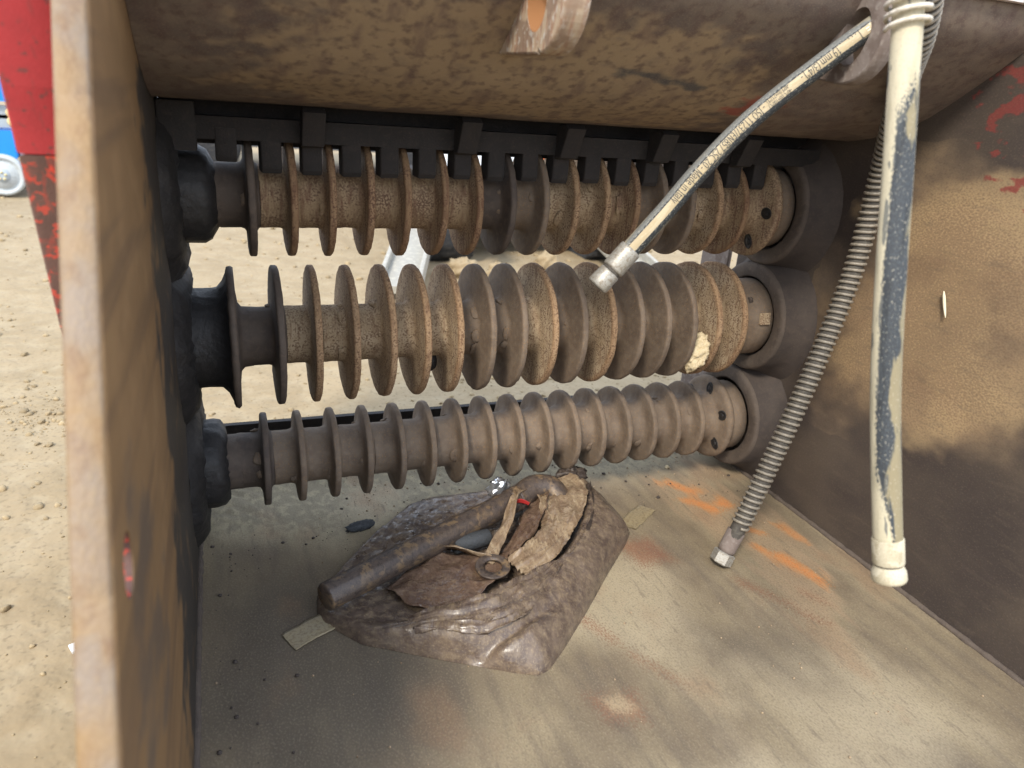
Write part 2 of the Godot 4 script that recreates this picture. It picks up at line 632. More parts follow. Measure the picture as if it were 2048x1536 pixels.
	M.tyre = mat(itex(compose(S, S, c8(40, 41, 44), [{n = mid, lo = 140, hi = 190, c = c8(78, 74, 68), a = 0.6}])), 0.9, 0.0, t_mid, 0.3, 3.0)
	M.chassis = plain(c8(48, 52, 58), 0.7)
	M.cab_white = plain(c8(206, 210, 212), 0.5)
	M.cab_orange = plain(c8(196, 104, 56), 0.5)
	M.pane = plain(c8(70, 92, 108), 0.15)
	M.lip_white = plain(c8(222, 214, 210), 0.5)


func floor_uv(x: float, z: float) -> Vector2:
	return Vector2((x + 0.08) / 1.1, (z + 1.42) / 1.45)


func wall_uv(z: float, y: float) -> Vector2:
	return Vector2((z + 1.45) / 1.45, 1.0 - (y + 0.05) / 1.05)


func fpoly(a: Array) -> PackedVector2Array:
	var o := PackedVector2Array()
	for p in a:
		o.append(floor_uv(p[0], p[1]))
	return o


func wpoly(a: Array) -> PackedVector2Array:
	var o := PackedVector2Array()
	for p in a:
		o.append(wall_uv(p[0], p[1]))
	return o


func surfaces() -> void:
	var S := 1024
	var fine := nz(13, 0.34, S, S, 2)
	var cloud := nz(22, 0.0042, S, S, 6)
	var mid := nz(14, 0.028, S, S, 5)
	var coarse := nz(15, 0.0065, S, S, 5)
	var speck := nz(16, 0.30, S, S, 3)
	var drag2 := nz(21, 0.09, S, S, 3, FastNoiseLite.TYPE_SIMPLEX_SMOOTH, S, 260)
	var mid2 := nz(19, 0.05, S, S, 4)
	var drag := nz(17, 0.03, S, S, 5, FastNoiseLite.TYPE_SIMPLEX_SMOOTH, S, 200)
	# --- floor plate: trodden dust on brown iron, rust and spray-paint marks
	var sand := region(S, S, [fpoly([[-0.07, -1.42], [1.02, -1.42], [1.0, -1.2], [0.75, -1.17], [0.5, -1.2], [0.3, -1.12], [0.17, -1.05], [0.05, -1.1], [-0.07, -1.13]])], 0.08)
	var pale := region(S, S, [fpoly([[0.36, -0.78], [0.6, -0.96], [0.74, -0.86], [0.62, -0.7], [0.5, -0.66]]), fpoly([[0.62, -0.62], [0.86, -0.56], [0.9, -0.4], [0.6, -0.42]]), fpoly([[0.15, -1.06], [0.2, -1.2], [0.28, -1.2], [0.2, -1.04]]), fpoly([[0.55, -0.5], [0.75, -0.45], [0.7, -0.2], [0.3, -0.3]])], 0.1)
	var orange := region(S, S, [
		fpoly([[0.80, -1.12], [0.83, -1.13], [0.87, -1.07], [0.85, -1.05]]), fpoly([[0.80, -1.05], [0.83, -1.06], [0.88, -0.99], [0.85, -0.98]]), fpoly([[0.86, -1.02], [0.9, -1.04], [0.91, -1.0], [0.88, -0.99]]),
		fpoly([[0.85, -0.925], [0.865, -0.94], [0.905, -0.91], [0.90, -0.895]]), stroke(floor_uv(0.855, -0.875), floor_uv(0.885, -0.79), 0.008), stroke(floor_uv(0.875, -0.835), floor_uv(0.90, -0.755), 0.014), fpoly([[0.935, -0.93], [0.95, -0.92], [0.96, -0.87], [0.945, -0.87]])], 0.022)
	var washed := region(S, S, [fpoly([[0.80, -1.13], [0.93, -1.08], [0.96, -0.86], [0.9, -0.72], [0.83, -0.64], [0.79, -0.68], [0.82, -0.85], [0.78, -1.0]])], 0.06)
	var rust := region(S, S, [fpoly([[0.60, -0.95], [0.68, -0.95], [0.69, -0.87], [0.62, -0.87]]), stroke(floor_uv(0.462, -0.785), floor_uv(0.487, -0.725), 0.008), stroke(floor_uv(0.76, -0.79), floor_uv(0.8, -0.72), 0.009), stroke(floor_uv(0.50, -0.69), floor_uv(0.535, -0.63), 0.005), fpoly([[0.13, -0.55], [0.18, -0.57], [0.2, -0.5], [0.14, -0.5]]), fpoly([[0.22, -0.52], [0.27, -0.54], [0.28, -0.45], [0.22, -0.45]]), stroke(floor_uv(0.80, -0.70), floor_uv(0.83, -0.665), 0.006), stroke(floor_uv(0.845, -0.74), floor_uv(0.86, -0.715), 0.006), fpoly([[0.40, -0.64], [0.47, -0.63], [0.46, -0.58], [0.41, -0.59]])], 0.03)
	var weld := region(S, S, [fpoly([[0.415, -0.63], [0.445, -0.635], [0.46, -0.605], [0.44, -0.595], [0.42, -0.605]])], 0.016)
	var dark_areas := region(S, S, [fpoly([[-0.07, -1.0], [0.1, -0.98], [0.28, -0.7], [0.2, -0.62], [-0.07, -0.7]]), fpoly([[0.6, -0.72], [0.66, -0.74], [0.9, -0.3], [0.8, -0.3]]), fpoly([[0.0, -0.75], [0.1, -0.72], [0.08, -0.5], [0.0, -0.5]])], 0.14)  # broad darker areas of the floor, two near the left wall
	var im := compose(S, S, c8(128, 114, 90), [
		{n = coarse, lo = 50, hi = 215, c = c8(105, 91, 73), a = 0.75},
		{n = cloud, lo = 100, hi = 215, c = c8(150, 135, 108), a = 0.75},
		{n = drag, lo = 90, hi = 240, c = c8(94, 83, 70), a = 0.5},
		{n = cloud, reg = dark_areas, k = 1.0, lo = 30, hi = 240, c = c8(83, 73, 61), a = 0.75},
		{n = speck, reg = sand, k = 1.1, lo = 40, hi = 215, c = c8(160, 148, 118), a = 0.9},
		{n = mid2, reg = sand, k = 1.0, lo = 150, hi = 330, c = c8(86, 77, 65), a = 0.6},
		{n = cloud, reg = pale, k = 1.0, lo = 20, hi = 250, c = c8(162, 148, 121), a = 0.8},
		{n = drag, reg = washed, k = 1.2, lo = 40, hi = 235, c = c8(160, 134, 104), a = 0.65},
		{n = speck, reg = rust, k = 1.5, lo = 60, hi = 330, c = c8(127, 74, 51), a = 0.75},
		{n = cloud, lo = 165, hi = 235, c = c8(130, 99, 73), a = 0.4},
		{n = drag, reg = orange, k = 1.4, lo = 50, hi = 220, c = c8(186, 128, 78), a = 0.6},
		{n = speck, reg = orange, k = 1.6, lo = 130, hi = 240, c = c8(206, 120, 56), a = 0.62},
		{n = speck, reg = weld, k = 1.4, lo = 60, hi = 260, c = c8(166, 149, 117), a = 0.8},
		{n = drag2, lo = 168, hi = 230, c = c8(90, 79, 67), a = 0.35},
		{n = speck, lo = 120, hi = 225, c = c8(87, 76, 63), a = 0.40},
		{n = fine, lo = 130, hi = 225, c = c8(167, 153, 128), a = 0.35}])
	M.floor = mat(itex(im), 0.82, 0.0, gray(fine, S, S), 0.04)
	var wdrag := nz(20, 0.06, S, S, 3, FastNoiseLite.TYPE_SIMPLEX_SMOOTH, 300, S)
	var wspeck := nz(18, 0.27, S, S, 3)
	# --- right wall: dark iron, a broad patch of dry speckled dust, flakes of red paint near the top
	var dust := region(S, S, [wpoly([[-0.97, 0.25], [-0.9, 0.26], [-0.806, 0.295], [-0.72, 0.29], [-0.66, 0.31], [-0.62, 0.36], [-0.655, 0.42], [-0.62, 0.47], [-0.64, 0.56], [-0.74, 0.64], [-0.86, 0.63], [-0.9, 0.57], [-0.94, 0.46], [-0.97, 0.36]])], 0.13)
	var redp := region(S, S, [wpoly([[-0.80, 0.755], [-0.78, 0.78], [-0.70, 0.86], [-0.66, 0.86], [-0.70, 0.79], [-0.75, 0.735], [-0.775, 0.70], [-0.79, 0.70], [-0.785, 0.735]]), wpoly([[-0.74, 0.66], [-0.70, 0.72], [-0.62, 0.8], [-0.62, 0.7], [-0.69, 0.64]])], 0.03)
	im = compose(S, S, c8(72, 62, 54), [
		{n = coarse, lo = 60, hi = 205, c = c8(59, 50, 46), a = 0.8},
		{n = cloud, lo = 110, hi = 220, c = c8(90, 78, 66), a = 0.65},
		{n = cloud, reg = dust, k = 1.1, lo = 10, hi = 215, c = c8(152, 127, 96), a = 0.95},
		{n = coarse, reg = dust, k = 1.9, lo = 90, hi = 255, c = c8(175, 149, 110), a = 0.65},
		{n = wspeck, reg = dust, k = 1.6, lo = 120, hi = 250, c = c8(94, 71, 55), a = 0.32},
		{n = wdrag, lo = 150, hi = 240, c = c8(100, 87, 73), a = 0.25},
		{n = mid, reg = redp, k = 3.0, lo = 140, hi = 240, c = c8(128, 52, 46), a = 0.8},
		{n = speck, lo = 120, hi = 225, c = c8(55, 46, 41), a = 0.22},
		{n = fine, lo = 150, hi = 230, c = c8(119, 103, 86), a = 0.35}])
	M.wall = mat(itex(im), 0.75, 0.0, gray(fine, S, S), 0.015)
	# --- left wall: brown, rubbed along its front edge, grain running with it; shade and grease painted in deeper
	var T := 512
	var grain := nz(27, 0.05, T, T, 4, FastNoiseLite.TYPE_SIMPLEX_SMOOTH, 40, T)
	var lm := nz(28, 0.03, T, T, 4)
	var lf := nz(29, 0.2, T, T, 2)
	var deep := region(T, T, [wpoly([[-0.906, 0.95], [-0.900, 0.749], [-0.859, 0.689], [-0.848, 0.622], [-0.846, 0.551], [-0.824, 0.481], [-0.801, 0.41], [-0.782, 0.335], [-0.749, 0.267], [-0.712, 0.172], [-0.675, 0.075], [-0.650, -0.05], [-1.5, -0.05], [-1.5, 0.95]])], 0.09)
	var stain := region(T, T, [wpoly([[-0.476, 0.45], [-0.525, 0.426], [-0.541, 0.39], [-0.561, 0.32], [-0.574, 0.269], [-0.559, 0.204], [-0.44, 0.31], [-0.407, 0.333], [-0.42, 0.378], [-0.438, 0.403]])], 0.13)
	im = compose(T, T, c8(119, 91, 58), [
		{n = lm, lo = 80, hi = 200, c = c8(134, 104, 69), a = 0.7},
		{n = grain, lo = 100, hi = 210, c = c8(93, 71, 49), a = 0.6},
		{n = lm, reg = stain, k = 1.2, lo = 50, hi = 220, c = c8(77, 65, 55), a = 0.7},
		{n = lm, reg = deep, k = 1.4, lo = 50, hi = 210, c = c8(47, 42, 37), a = 0.95},  # wall darkened towards the rollers: shading put into the colour, with grease
		{n = lf, lo = 160, hi = 220, c = c8(123, 101, 71), a = 0.3}])
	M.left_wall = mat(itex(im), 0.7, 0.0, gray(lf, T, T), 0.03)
	im = compose(T, T, c8(129, 102, 67), [
		{n = nz(30, 0.012, T, T, 5), lo = 90, hi = 190, c = c8(118, 107, 98), a = 0.75},
		{n = lm, lo = 130, hi = 200, c = c8(102, 73, 46), a = 0.6},
		{n = lf, lo = 140, hi = 220, c = c8(146, 123, 88), a = 0.45}])
	M.left_edge = mat(itex(im), 0.6, 0.05, gray(lf, T, T), 0.06, 2.3)
	# --- back plate: dust streaked over brown-violet iron
	var pd := nz(37, 0.02, S, T, 5, FastNoiseLite.TYPE_SIMPLEX_SMOOTH)
	var ps := nz(38, 0.05, S, T, 5, FastNoiseLite.TYPE_SIMPLEX_SMOOTH, S, 400)
	var pc := nz(39, 0.006, S, T, 4)
	var pf := nz(40, 0.34, S, T, 2)
	var pv := nz(44, 0.03, S, T, 5, FastNoiseLite.TYPE_SIMPLEX_SMOOTH, S, 130)
	var band := region(S, T, [PackedVector2Array([Vector2(0.08, 0.3), Vector2(0.16, 0.12), Vector2(0.68, 0.08), Vector2(0.7, 0.5), Vector2(0.6, 0.75), Vector2(0.15, 0.8)])], 0.12)
	var redq := region(S, T, [PackedVector2Array([Vector2(0.715, 0.62), Vector2(0.74, 0.55), Vector2(0.735, 0.42), Vector2(0.70, 0.33), Vector2(0.66, 0.33), Vector2(0.69, 0.45)])], 0.035)
	var smear := region(S, T, [stroke(Vector2(0.5, 0.55), Vector2(0.545, 0.52), 0.02), stroke(Vector2(0.56, 0.53), Vector2(0.59, 0.5), 0.018)], 0.05)
	im = compose(S, T, c8(110, 97, 86), [
		{n = pc, lo = 60, hi = 210, c = c8(88, 76, 71), a = 0.75},
		{n = pd, lo = 80, hi = 220, c = c8(126, 111, 96), a = 0.5},
		{n = pd, reg = band, k = 1.1, lo = 20, hi = 235, c = c8(154, 132, 102), a = 0.8},
		{n = ps, lo = 120, hi = 230, c = c8(82, 65, 58), a = 0.6},
		{n = pv, lo = 130, hi = 230, c = c8(91, 73, 68), a = 0.5},
		{n = pd, reg = redq, k = 1.5, lo = 90, hi = 220, c = c8(140, 64, 54), a = 0.75},
		{n = pd, reg = smear, k = 1.0, lo = 70, hi = 220, c = c8(67, 66, 68), a = 0.8},
		{n = pf, lo = 130, hi = 225, c = c8(151, 133, 112), a = 0.35}])
	M.back = mat(itex(im), 0.8, 0.0, gray(pf, S, T), 0.02)
	# --- yard: pale dry sand
	var gm := nz(41, 0.02, S, S, 5, FastNoiseLite.TYPE_SIMPLEX_SMOOTH, 0, 0, true)
	var gf := nz(42, 0.11, S, S, 3, FastNoiseLite.TYPE_SIMPLEX_SMOOTH, 0, 0, true)
	var gc := nz(43, 0.006, S, S, 4, FastNoiseLite.TYPE_SIMPLEX_SMOOTH, 0, 0, true)
	im = compose(S, S, c8(147, 129, 100), [
		{n = gc, lo = 70, hi = 200, c = c8(137, 119, 90), a = 0.8},
		{n = gm, lo = 110, hi = 210, c = c8(155, 139, 111), a = 0.6},
		{n = gf, lo = 165, hi = 200, c = c8(119, 104, 80), a = 0.6},
		{n = gf, lo = 40, hi = 90, c = c8(119, 104, 80), a = 0.0}])
	M.ground = mat(itex(im), 0.97, 0.0, gray(gm, S, S), 0.6)
	M.gravel = mat(itex(im), 0.95, 0.0, null, 0.0, 9.0)
	M.gravel.vertex_color_use_as_albedo = true


# ---------------------------------------------------------------- hoses
func hose_texture_print() -> ImageTexture:
	# u runs round the hose, v along it (0.45 m): a cream stripe with a printed edge on dusty black rubber
	var w := 256
	var h := 1024
	var fine := nz(51, 0.14, w, h, 3)
	var mid := nz(52, 0.02, w, h, 4, FastNoiseLite.TYPE_SIMPLEX_SMOOTH, w, 256)
	var stripe := region(w, h, [PackedVector2Array([Vector2(0.435, -0.1), Vector2(0.572, -0.1), Vector2(0.568, 1.1), Vector2(0.44, 1.1)])], 0.012)
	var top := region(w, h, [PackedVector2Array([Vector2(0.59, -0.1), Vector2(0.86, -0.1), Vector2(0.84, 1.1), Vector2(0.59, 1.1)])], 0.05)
	return itex(compose(w, h, c8(36, 39, 41), [
		{n = fine, lo = 150, hi = 190, c = c8(92, 94, 90), a = 0.65},
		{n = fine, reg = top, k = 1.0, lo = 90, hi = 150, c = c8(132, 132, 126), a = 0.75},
		{n = fine, reg = stripe, k = 0.25, lo = 110, hi = 140, c = c8(186, 169, 136), a = 0.93},
		{n = mid, reg = stripe, k = 0.9, lo = 225, hi = 254, c = c8(150, 132, 98), a = 0.4},
		{n = mid, lo = 178, hi = 196, c = c8(170, 152, 116), a = 0.5},
		{n = fine, lo = 188, hi = 205, c = c8(190, 180, 156), a = 0.6}]))


func hose_texture_dusty() -> ImageTexture:
	var w := 256
	var h := 1024
	var fine := nz(53, 0.12, w, h, 3)
	var mid := nz(54, 0.018, w, h, 4, FastNoiseLite.TYPE_SIMPLEX_SMOOTH, w, 300)
	var braid := nz(57, 0.24, w, h, 1, FastNoiseLite.TYPE_CELLULAR)
	var cream := region(w, h, [
		PackedVector2Array([Vector2(1.1, -0.05), Vector2(-0.1, -0.05), Vector2(-0.1, 0.12), Vector2(0.50, 0.15), Vector2(0.58, 0.27), Vector2(0.82, 0.33), Vector2(0.86, 0.6), Vector2(0.88, 0.88), Vector2(0.74, 0.97), Vector2(0.6, 1.1), Vector2(1.1, 1.1)]),
		PackedVector2Array([Vector2(0.40, -0.05), Vector2(0.545, -0.05), Vector2(0.535, 1.1), Vector2(0.40, 1.1)])], 0.05)
	var tan_ := region(w, h, [PackedVector2Array([Vector2(0.55, 0.5), Vector2(0.7, 0.62), Vector2(0.76, 1.1), Vector2(0.52, 1.1)]), PackedVector2Array([Vector2(0.62, 0.2), Vector2(0.69, 0.2), Vector2(0.68, 0.36), Vector2(0.62, 0.36)])], 0.12)
	return itex(compose(w, h, c8(46, 49, 52), [
		{n = braid, lo = 60, hi = 140, c = c8(66, 71, 76), a = 0.6},
		{n = mid, lo = 150, hi = 180, c = c8(38, 41, 44), a = 0.8},
		{n = mid, reg = tan_, k = 1.6, lo = 100, hi = 175, c = c8(148, 134, 100), a = 0.8},
		{n = fine, reg = cream, k = 1.5, lo = 70, hi = 150, c = c8(172, 161, 134), a = 0.93},
		{n = mid, reg = cream, k = 1.8, lo = 60, hi = 240, c = c8(194, 184, 158), a = 0.6},
		{n = fine, lo = 182, hi = 205, c = c8(120, 112, 96), a = 0.5},
		{n = mid, lo = 196, hi = 204, c = c8(60, 64, 68), a = 0.6},
		{n = fine, lo = 200, hi = 214, c = c8(222, 214, 190), a = 0.4}]))


# flat lettering laid on the skin of a hose; the text runs along the path from s0
func print_on(pts: PackedVector3Array, up: Vector3, r: float, text: String, size: float, s0: float, ang: float, shift: float, narrow := 0.68) -> ArrayMesh:
	var tm := TextMesh.new()
	var f := SystemFont.new()
	f.font_names = PackedStringArray(["Droid Sans"])
	tm.font = f
	tm.text = text
	tm.font_size = 32
	tm.pixel_size = size / 32.0
	tm.depth = 0.0
	tm.curve_step = 2.0
	tm.horizontal_alignment = HORIZONTAL_ALIGNMENT_LEFT
	tm.vertical_alignment = VERTICAL_ALIGNMENT_CENTER
	var ar := tm.get_mesh_arrays()
	var v: PackedVector3Array = ar[Mesh.ARRAY_VERTEX]
	var idx = ar[Mesh.ARRAY_INDEX]
	var fr := frames(pts, up)
	var acc := PackedFloat32Array([0.0])
	for i in range(1, pts.size()):
		acc.append(acc[i - 1] + pts[i].distance_to(pts[i - 1]))
	var st := SurfaceTool.new()
	st.begin(Mesh.PRIMITIVE_TRIANGLES)
	var order := []
	if idx != null and idx.size() > 0:
		order = Array(idx)
	else:
		order = range(v.size())
	var soup := PackedVector3Array()
	for t in order:
		soup.append(v[t])
	for pass_ in 3:
		var finer := PackedVector3Array()
		for i in range(0, soup.size(), 3):
			var A := soup[i]
			var B := soup[i + 1]
			var C := soup[i + 2]
			if maxf(A.distance_to(B), maxf(B.distance_to(C), C.distance_to(A))) < 0.0016:
				finer.append_array(PackedVector3Array([A, B, C]))
				continue
			var ab := (A + B) / 2.0
			var bc := (B + C) / 2.0
			var ca := (C + A) / 2.0
			finer.append_array(PackedVector3Array([A, ab, ca, ab, B, bc, ca, bc, C, ab, bc, ca]))
		soup = finer
	v = soup
	for t in soup.size():
		var s := s0 + v[t].x * narrow
		var k := clampi(acc.bsearch(s) - 1, 0, pts.size() - 2)
		var w := clampf((s - acc[k]) / maxf(1e-6, acc[k + 1] - acc[k]), 0.0, 1.0)
		var c := pts[k].lerp(pts[k + 1], w)
		var n1: Vector3 = (fr[k][1] as Vector3).lerp(fr[k + 1][1], w).normalized()
		var n2: Vector3 = (fr[k][2] as Vector3).lerp(fr[k + 1][2], w).normalized()
		var a := ang - (v[t].y + shift) / r
		st.set_uv(Vector2.ZERO)
		st.add_vertex(c + (n1 * cos(a) + n2 * sin(a)) * (r + 0.0004 + v[t].z * 0.0))
	st.generate_normals()
	return st.commit()


func length_of(pts: PackedVector3Array) -> float:
	var l := 0.0
	for i in range(1, pts.size()):
		l += pts[i].distance_to(pts[i - 1])
	return l


# lathe profile (distance along, radius) placed on the axis a -> b
func spun(prof: Array, segs: int, rough := 0.0, seed_ := 1) -> ArrayMesh:
	return lathe(prof, segs, 0.0, seed_, 9.0, Color.WHITE, rough)


func along(dir: Vector3, roll := 0.0) -> Vector3:
	var x := dir.normalized()
	var y := (Vector3.UP - x * x.y).normalized()
	if absf(x.y) > 0.98:
		y = (Vector3.BACK - x * x.z).normalized()
	var b := Basis(x, y, x.cross(y)) * Basis(Vector3.RIGHT, roll)
	return b.get_euler()


func hex_profile_mesh(r: float, l: float) -> ArrayMesh:
	return lathe([Vector2(0, 0), Vector2(0, r * 0.86), Vector2(0.002, r), Vector2(l - 0.002, r), Vector2(l, r * 0.86), Vector2(l, 0)], 6, 0.0, 1, 9.0, Color.WHITE, 0.0, true)


func build_hoses() -> void:
	# hose pushed through the lug
	var up := Vector3(0.62, 0.0, -0.78)
	var h1 := [Vector3(0.7782, 0.8904, -0.6954), Vector3(0.7423, 0.8508, -0.7156), Vector3(0.7055, 0.8167, -0.7304), Vector3(0.6594, 0.7762, -0.7432), Vector3(0.5885, 0.7108, -0.7598), Vector3(0.5351, 0.6500, -0.7672), Vector3(0.4983, 0.6012, -0.7718), Vector3(0.4577, 0.5505, -0.7773)]
	var pts := spline(h1, 90)
	var r := 0.0119
	var L := length_of(pts)
	var t := thing("hydraulic_hose", "black hydraulic hose with cream printed stripe pushed through a lug hole", "hose")
	var hm := mat(hose_texture_print(), 0.65, 0.0, M.bump_fine, 0.02)
	hm.uv1_scale = Vector3(1, 1.0 / 0.62, 1)
	part("hose_body", tube(pts, r, 40, up), hm, t)
	var ang := PI * 1.01
	up = up.normalized()
	var y_mid := -0.0002
	var pr := part("print", print_on(pts, up, r, "19 mm (3/4\") -", 0.0118, 0.150, ang, y_mid), M.ink, t)
	pr.set_meta("label", "black lettering printed on the cream stripe")
	part("print", print_on(pts, up, r, "-40°C (to+100°C)", 0.0062, 0.217, ang, 0.0030), M.ink, t)
	part("print", print_on(pts, up, r, "-40°F (to+212°F)", 0.0062, 0.217, ang, -0.0030), M.ink, t)
	part("print", print_on(pts, up, r, "- ISO 11237/EN857 2SC 20 - Made in Italy", 0.0118, 0.252, ang, y_mid), M.ink, t)
	part("print", print_on(pts, up, r, "] . . .", 0.0118, 0.122, ang, y_mid), M.ink, t)
	for k in 3:
		part("print", print_on(pts, up, r, "D:=", 0.0136, 0.066 + 0.0180 * k, ang, y_mid), M.ink_white, t)
	var dir := (pts[90] - pts[88]).normalized()
	var e := pts[90] - dir * 0.006
	var rot := along(dir)
	part("crimp_ferrule", spun([Vector2(0, 0.011), Vector2(0, 0.0136), Vector2(0.0025, 0.0143), Vector2(0.03, 0.0143), Vector2(0.0325, 0.0138), Vector2(0.033, 0.012), Vector2(0.033, 0)], 28, 0.0004, 8), M.zinc, t, e, rot)
	part("seal_ring", spun([Vector2(0.032, 0.0), Vector2(0.032, 0.0121), Vector2(0.0375, 0.0121), Vector2(0.0375, 0)], 28), M.rubber, t, e, rot)
	part("end_fitting", spun([Vector2(0.0365, 0), Vector2(0.0365, 0.0127), Vector2(0.038, 0.0136), Vector2(0.046, 0.0134), Vector2(0.05, 0.0143), Vector2(0.0585, 0.0140), Vector2(0.0605, 0.0127), Vector2(0.0605, 0.009), Vector2(0.054, 0.0088), Vector2(0.054, 0)], 28, 0.0005, 9), M.zinc, t, e, rot)

	# hose hanging straight down, caked with pale dust
	up = Vector3(-0.72, 0.1, -0.65)
	var h2 := [Vector3(0.551, 0.905, -0.560), Vector3(0.554, 0.863, -0.548), Vector3(0.559, 0.806, -0.537), Vector3(0.555, 0.755, -0.521), Vector3(0.548, 0.679, -0.496), Vector3(0.539, 0.577, -0.463), Vector3(0.541, 0.491, -0.441), Vector3(0.544, 0.404, -0.414), Vector3(0.5465, 0.366, -0.4025)]
	pts = spline(h2, 80)
	L = length_of(pts)
	t = thing("hanging_hose", "pale dusty hydraulic hose hanging straight down with crimped end fitting", "hose")
	hm = mat(hose_texture_dusty(), 0.78, 0.0, M.bump_mid, 0.03)
	hm.uv1_scale = Vector3(1, 1.0 / L, 1)
	part("hose_body", tube(pts, 0.0126, 40, up), hm, t)
	dir = (pts[80] - pts[77]).normalized()
	rot = along(dir)
	e = pts[80] - dir * 0.004
	part("crimp_ferrule", spun([Vector2(0, 0.011), Vector2(0, 0.0134), Vector2(0.001, 0.0138), Vector2(0.0225, 0.0137), Vector2(0.0238, 0.0132), Vector2(0.024, 0)], 32, 0.0003, 3), M.zinc_dusty, t, e, rot)
	part("groove_ring", spun([Vector2(0.0235, 0.0), Vector2(0.0235, 0.0122), Vector2(0.0262, 0.0122), Vector2(0.0262, 0)], 28), M.rubber, t, e, rot)
	part("end_fitting", spun([Vector2(0.0255, 0), Vector2(0.0255, 0.0124), Vector2(0.0272, 0.0130), Vector2(0.031, 0.0148), Vector2(0.038, 0.0152), Vector2(0.0405, 0.0142), Vector2(0.0415, 0.012), Vector2(0.0415, 0)], 32, 0.0004, 4), M.zinc_dusty, t, e, rot)
	var top := pts.slice(0, 17)
	part("spring_guard", helix(top, 0.0172, 0.0021, 11.0, up, 28, 8), M.spring_pale, t)

	# hose in a steel spring guard, standing on the floor
	up = Vector3(-0.5, 0.2, 0.8)
	var h3 := [Vector3(0.747, 0.009, -0.835), Vector3(0.762, 0.040, -0.838), Vector3(0.784, 0.094, -0.840), Vector3(0.861, 0.290, -0.857), Vector3(0.927, 0.484, -0.878), Vector3(0.936, 0.638, -0.879), Vector3(0.895, 0.722, -0.840), Vector3(0.841, 0.782, -0.784), Vector3(0.797, 0.822, -0.738), Vector3(0.737, 0.885, -0.690)]
	pts = spline(h3, 160)
	t = thing("spring_guard_hose", "hose sheathed in a grey coil spring with its hex end on the floor", "hose")
	part("hose_body", tube(pts, 0.0128, 28, up), M.rubber, t)
	var sleeve := pts.slice(11)
	part("coil_spring", helix(sleeve, 0.0142, 0.0026, 96.0, up, 20, 7), M.spring, t)
	dir = (pts[0] - pts[4]).normalized()
	rot = along(dir)
	part("crimp_ferrule", spun([Vector2(-0.062, 0.012), Vector2(-0.062, 0.0150), Vector2(-0.028, 0.0147), Vector2(-0.022, 0.0135), Vector2(-0.022, 0)], 28, 0.0005, 5), M.lug_grey, t, pts[0], rot)
	part("hex_nut", hex_profile_mesh(0.0185, 0.021), M.zinc, t, pts[0] - dir * 0.022, rot)


# ---------------------------------------------------------------- rollers
func unit_profile(R: float, p: float, fil: float) -> Array:
	var rs := 0.045
	var e := 0.012
	return [Vector2(-p + e, rs), Vector2(-0.036, rs + 0.0003), Vector2(-0.027, rs - 0.0002), Vector2(-0.0062 - fil * 1.3, rs), Vector2(-0.0062 - fil * 0.55, rs + fil * 0.28), Vector2(-0.0062 - fil * 0.15, rs + fil * 0.9), Vector2(-0.0062, rs + fil * 2.0), Vector2(-0.0056, R - 0.010), Vector2(-0.0053, R - 0.0030), Vector2(-0.0043, R - 0.0007), Vector2(-0.0024, R), Vector2(0.0024, R), Vector2(0.0043, R - 0.0007), Vector2(0.0053, R - 0.0030), Vector2(0.0056, R - 0.010), Vector2(0.0066, rs + 0.012), Vector2(0.0078, rs + 0.004), Vector2(0.0100, rs + 0.0008), Vector2(e, rs)]


func roller(called: String, label: String, yz: Vector2, R: float, x0: float, p: float, kinds: String, fil := 0.006) -> Node3D:
	var t := thing(called, label, "roller", Vector3(0, yz.x, yz.y))
	var kind := {"d": M.dusty, "r": M.rusty, "t": M.taupe, "i": M.dark_iron}
	var tint := {"d": Color(0.82, 0.71, 0.63), "r": Color(0.80, 0.70, 0.63), "t": Color.WHITE, "i": Color.WHITE}
	var meshes := {}
	for k in kinds.length():
		var c := kinds[k]
		var key := c + str(k % 3)
		if not meshes.has(key):
			meshes[key] = lathe(unit_profile(R, p, fil), 72, 0.014, 60 + k, R - 0.005, tint[c], 0.0007)
		part("disc", meshes[key], kind[c], t, Vector3(x0 + p * k, 0, 0), Vector3(rng.randf() * TAU, rng.randf_range(-0.012, 0.012), rng.randf_range(-0.012, 0.012)))
	# soil packed against the shaft and the feet of the discs
	for k in 26:
		var a := rng.randf_range(-0.6, 2.4)
		var sz := rng.randf_range(0.007, 0.017)
		var i := rng.randi_range(0, kinds.length() - 1)
		var c := kinds[i]
		part("mud_clod", clods[k % 4], M.dusty if c == "d" else (M.rusty if c == "r" else M.taupe), t, Vector3(x0 + p * i - 0.0065 - sz * 0.3, 0.0462 * sin(a), 0.0462 * cos(a)), Vector3(-a, 0, 0)).scale = Vector3(sz, sz * rng.randf_range(0.8, 1.8), sz * 0.5)
	return t


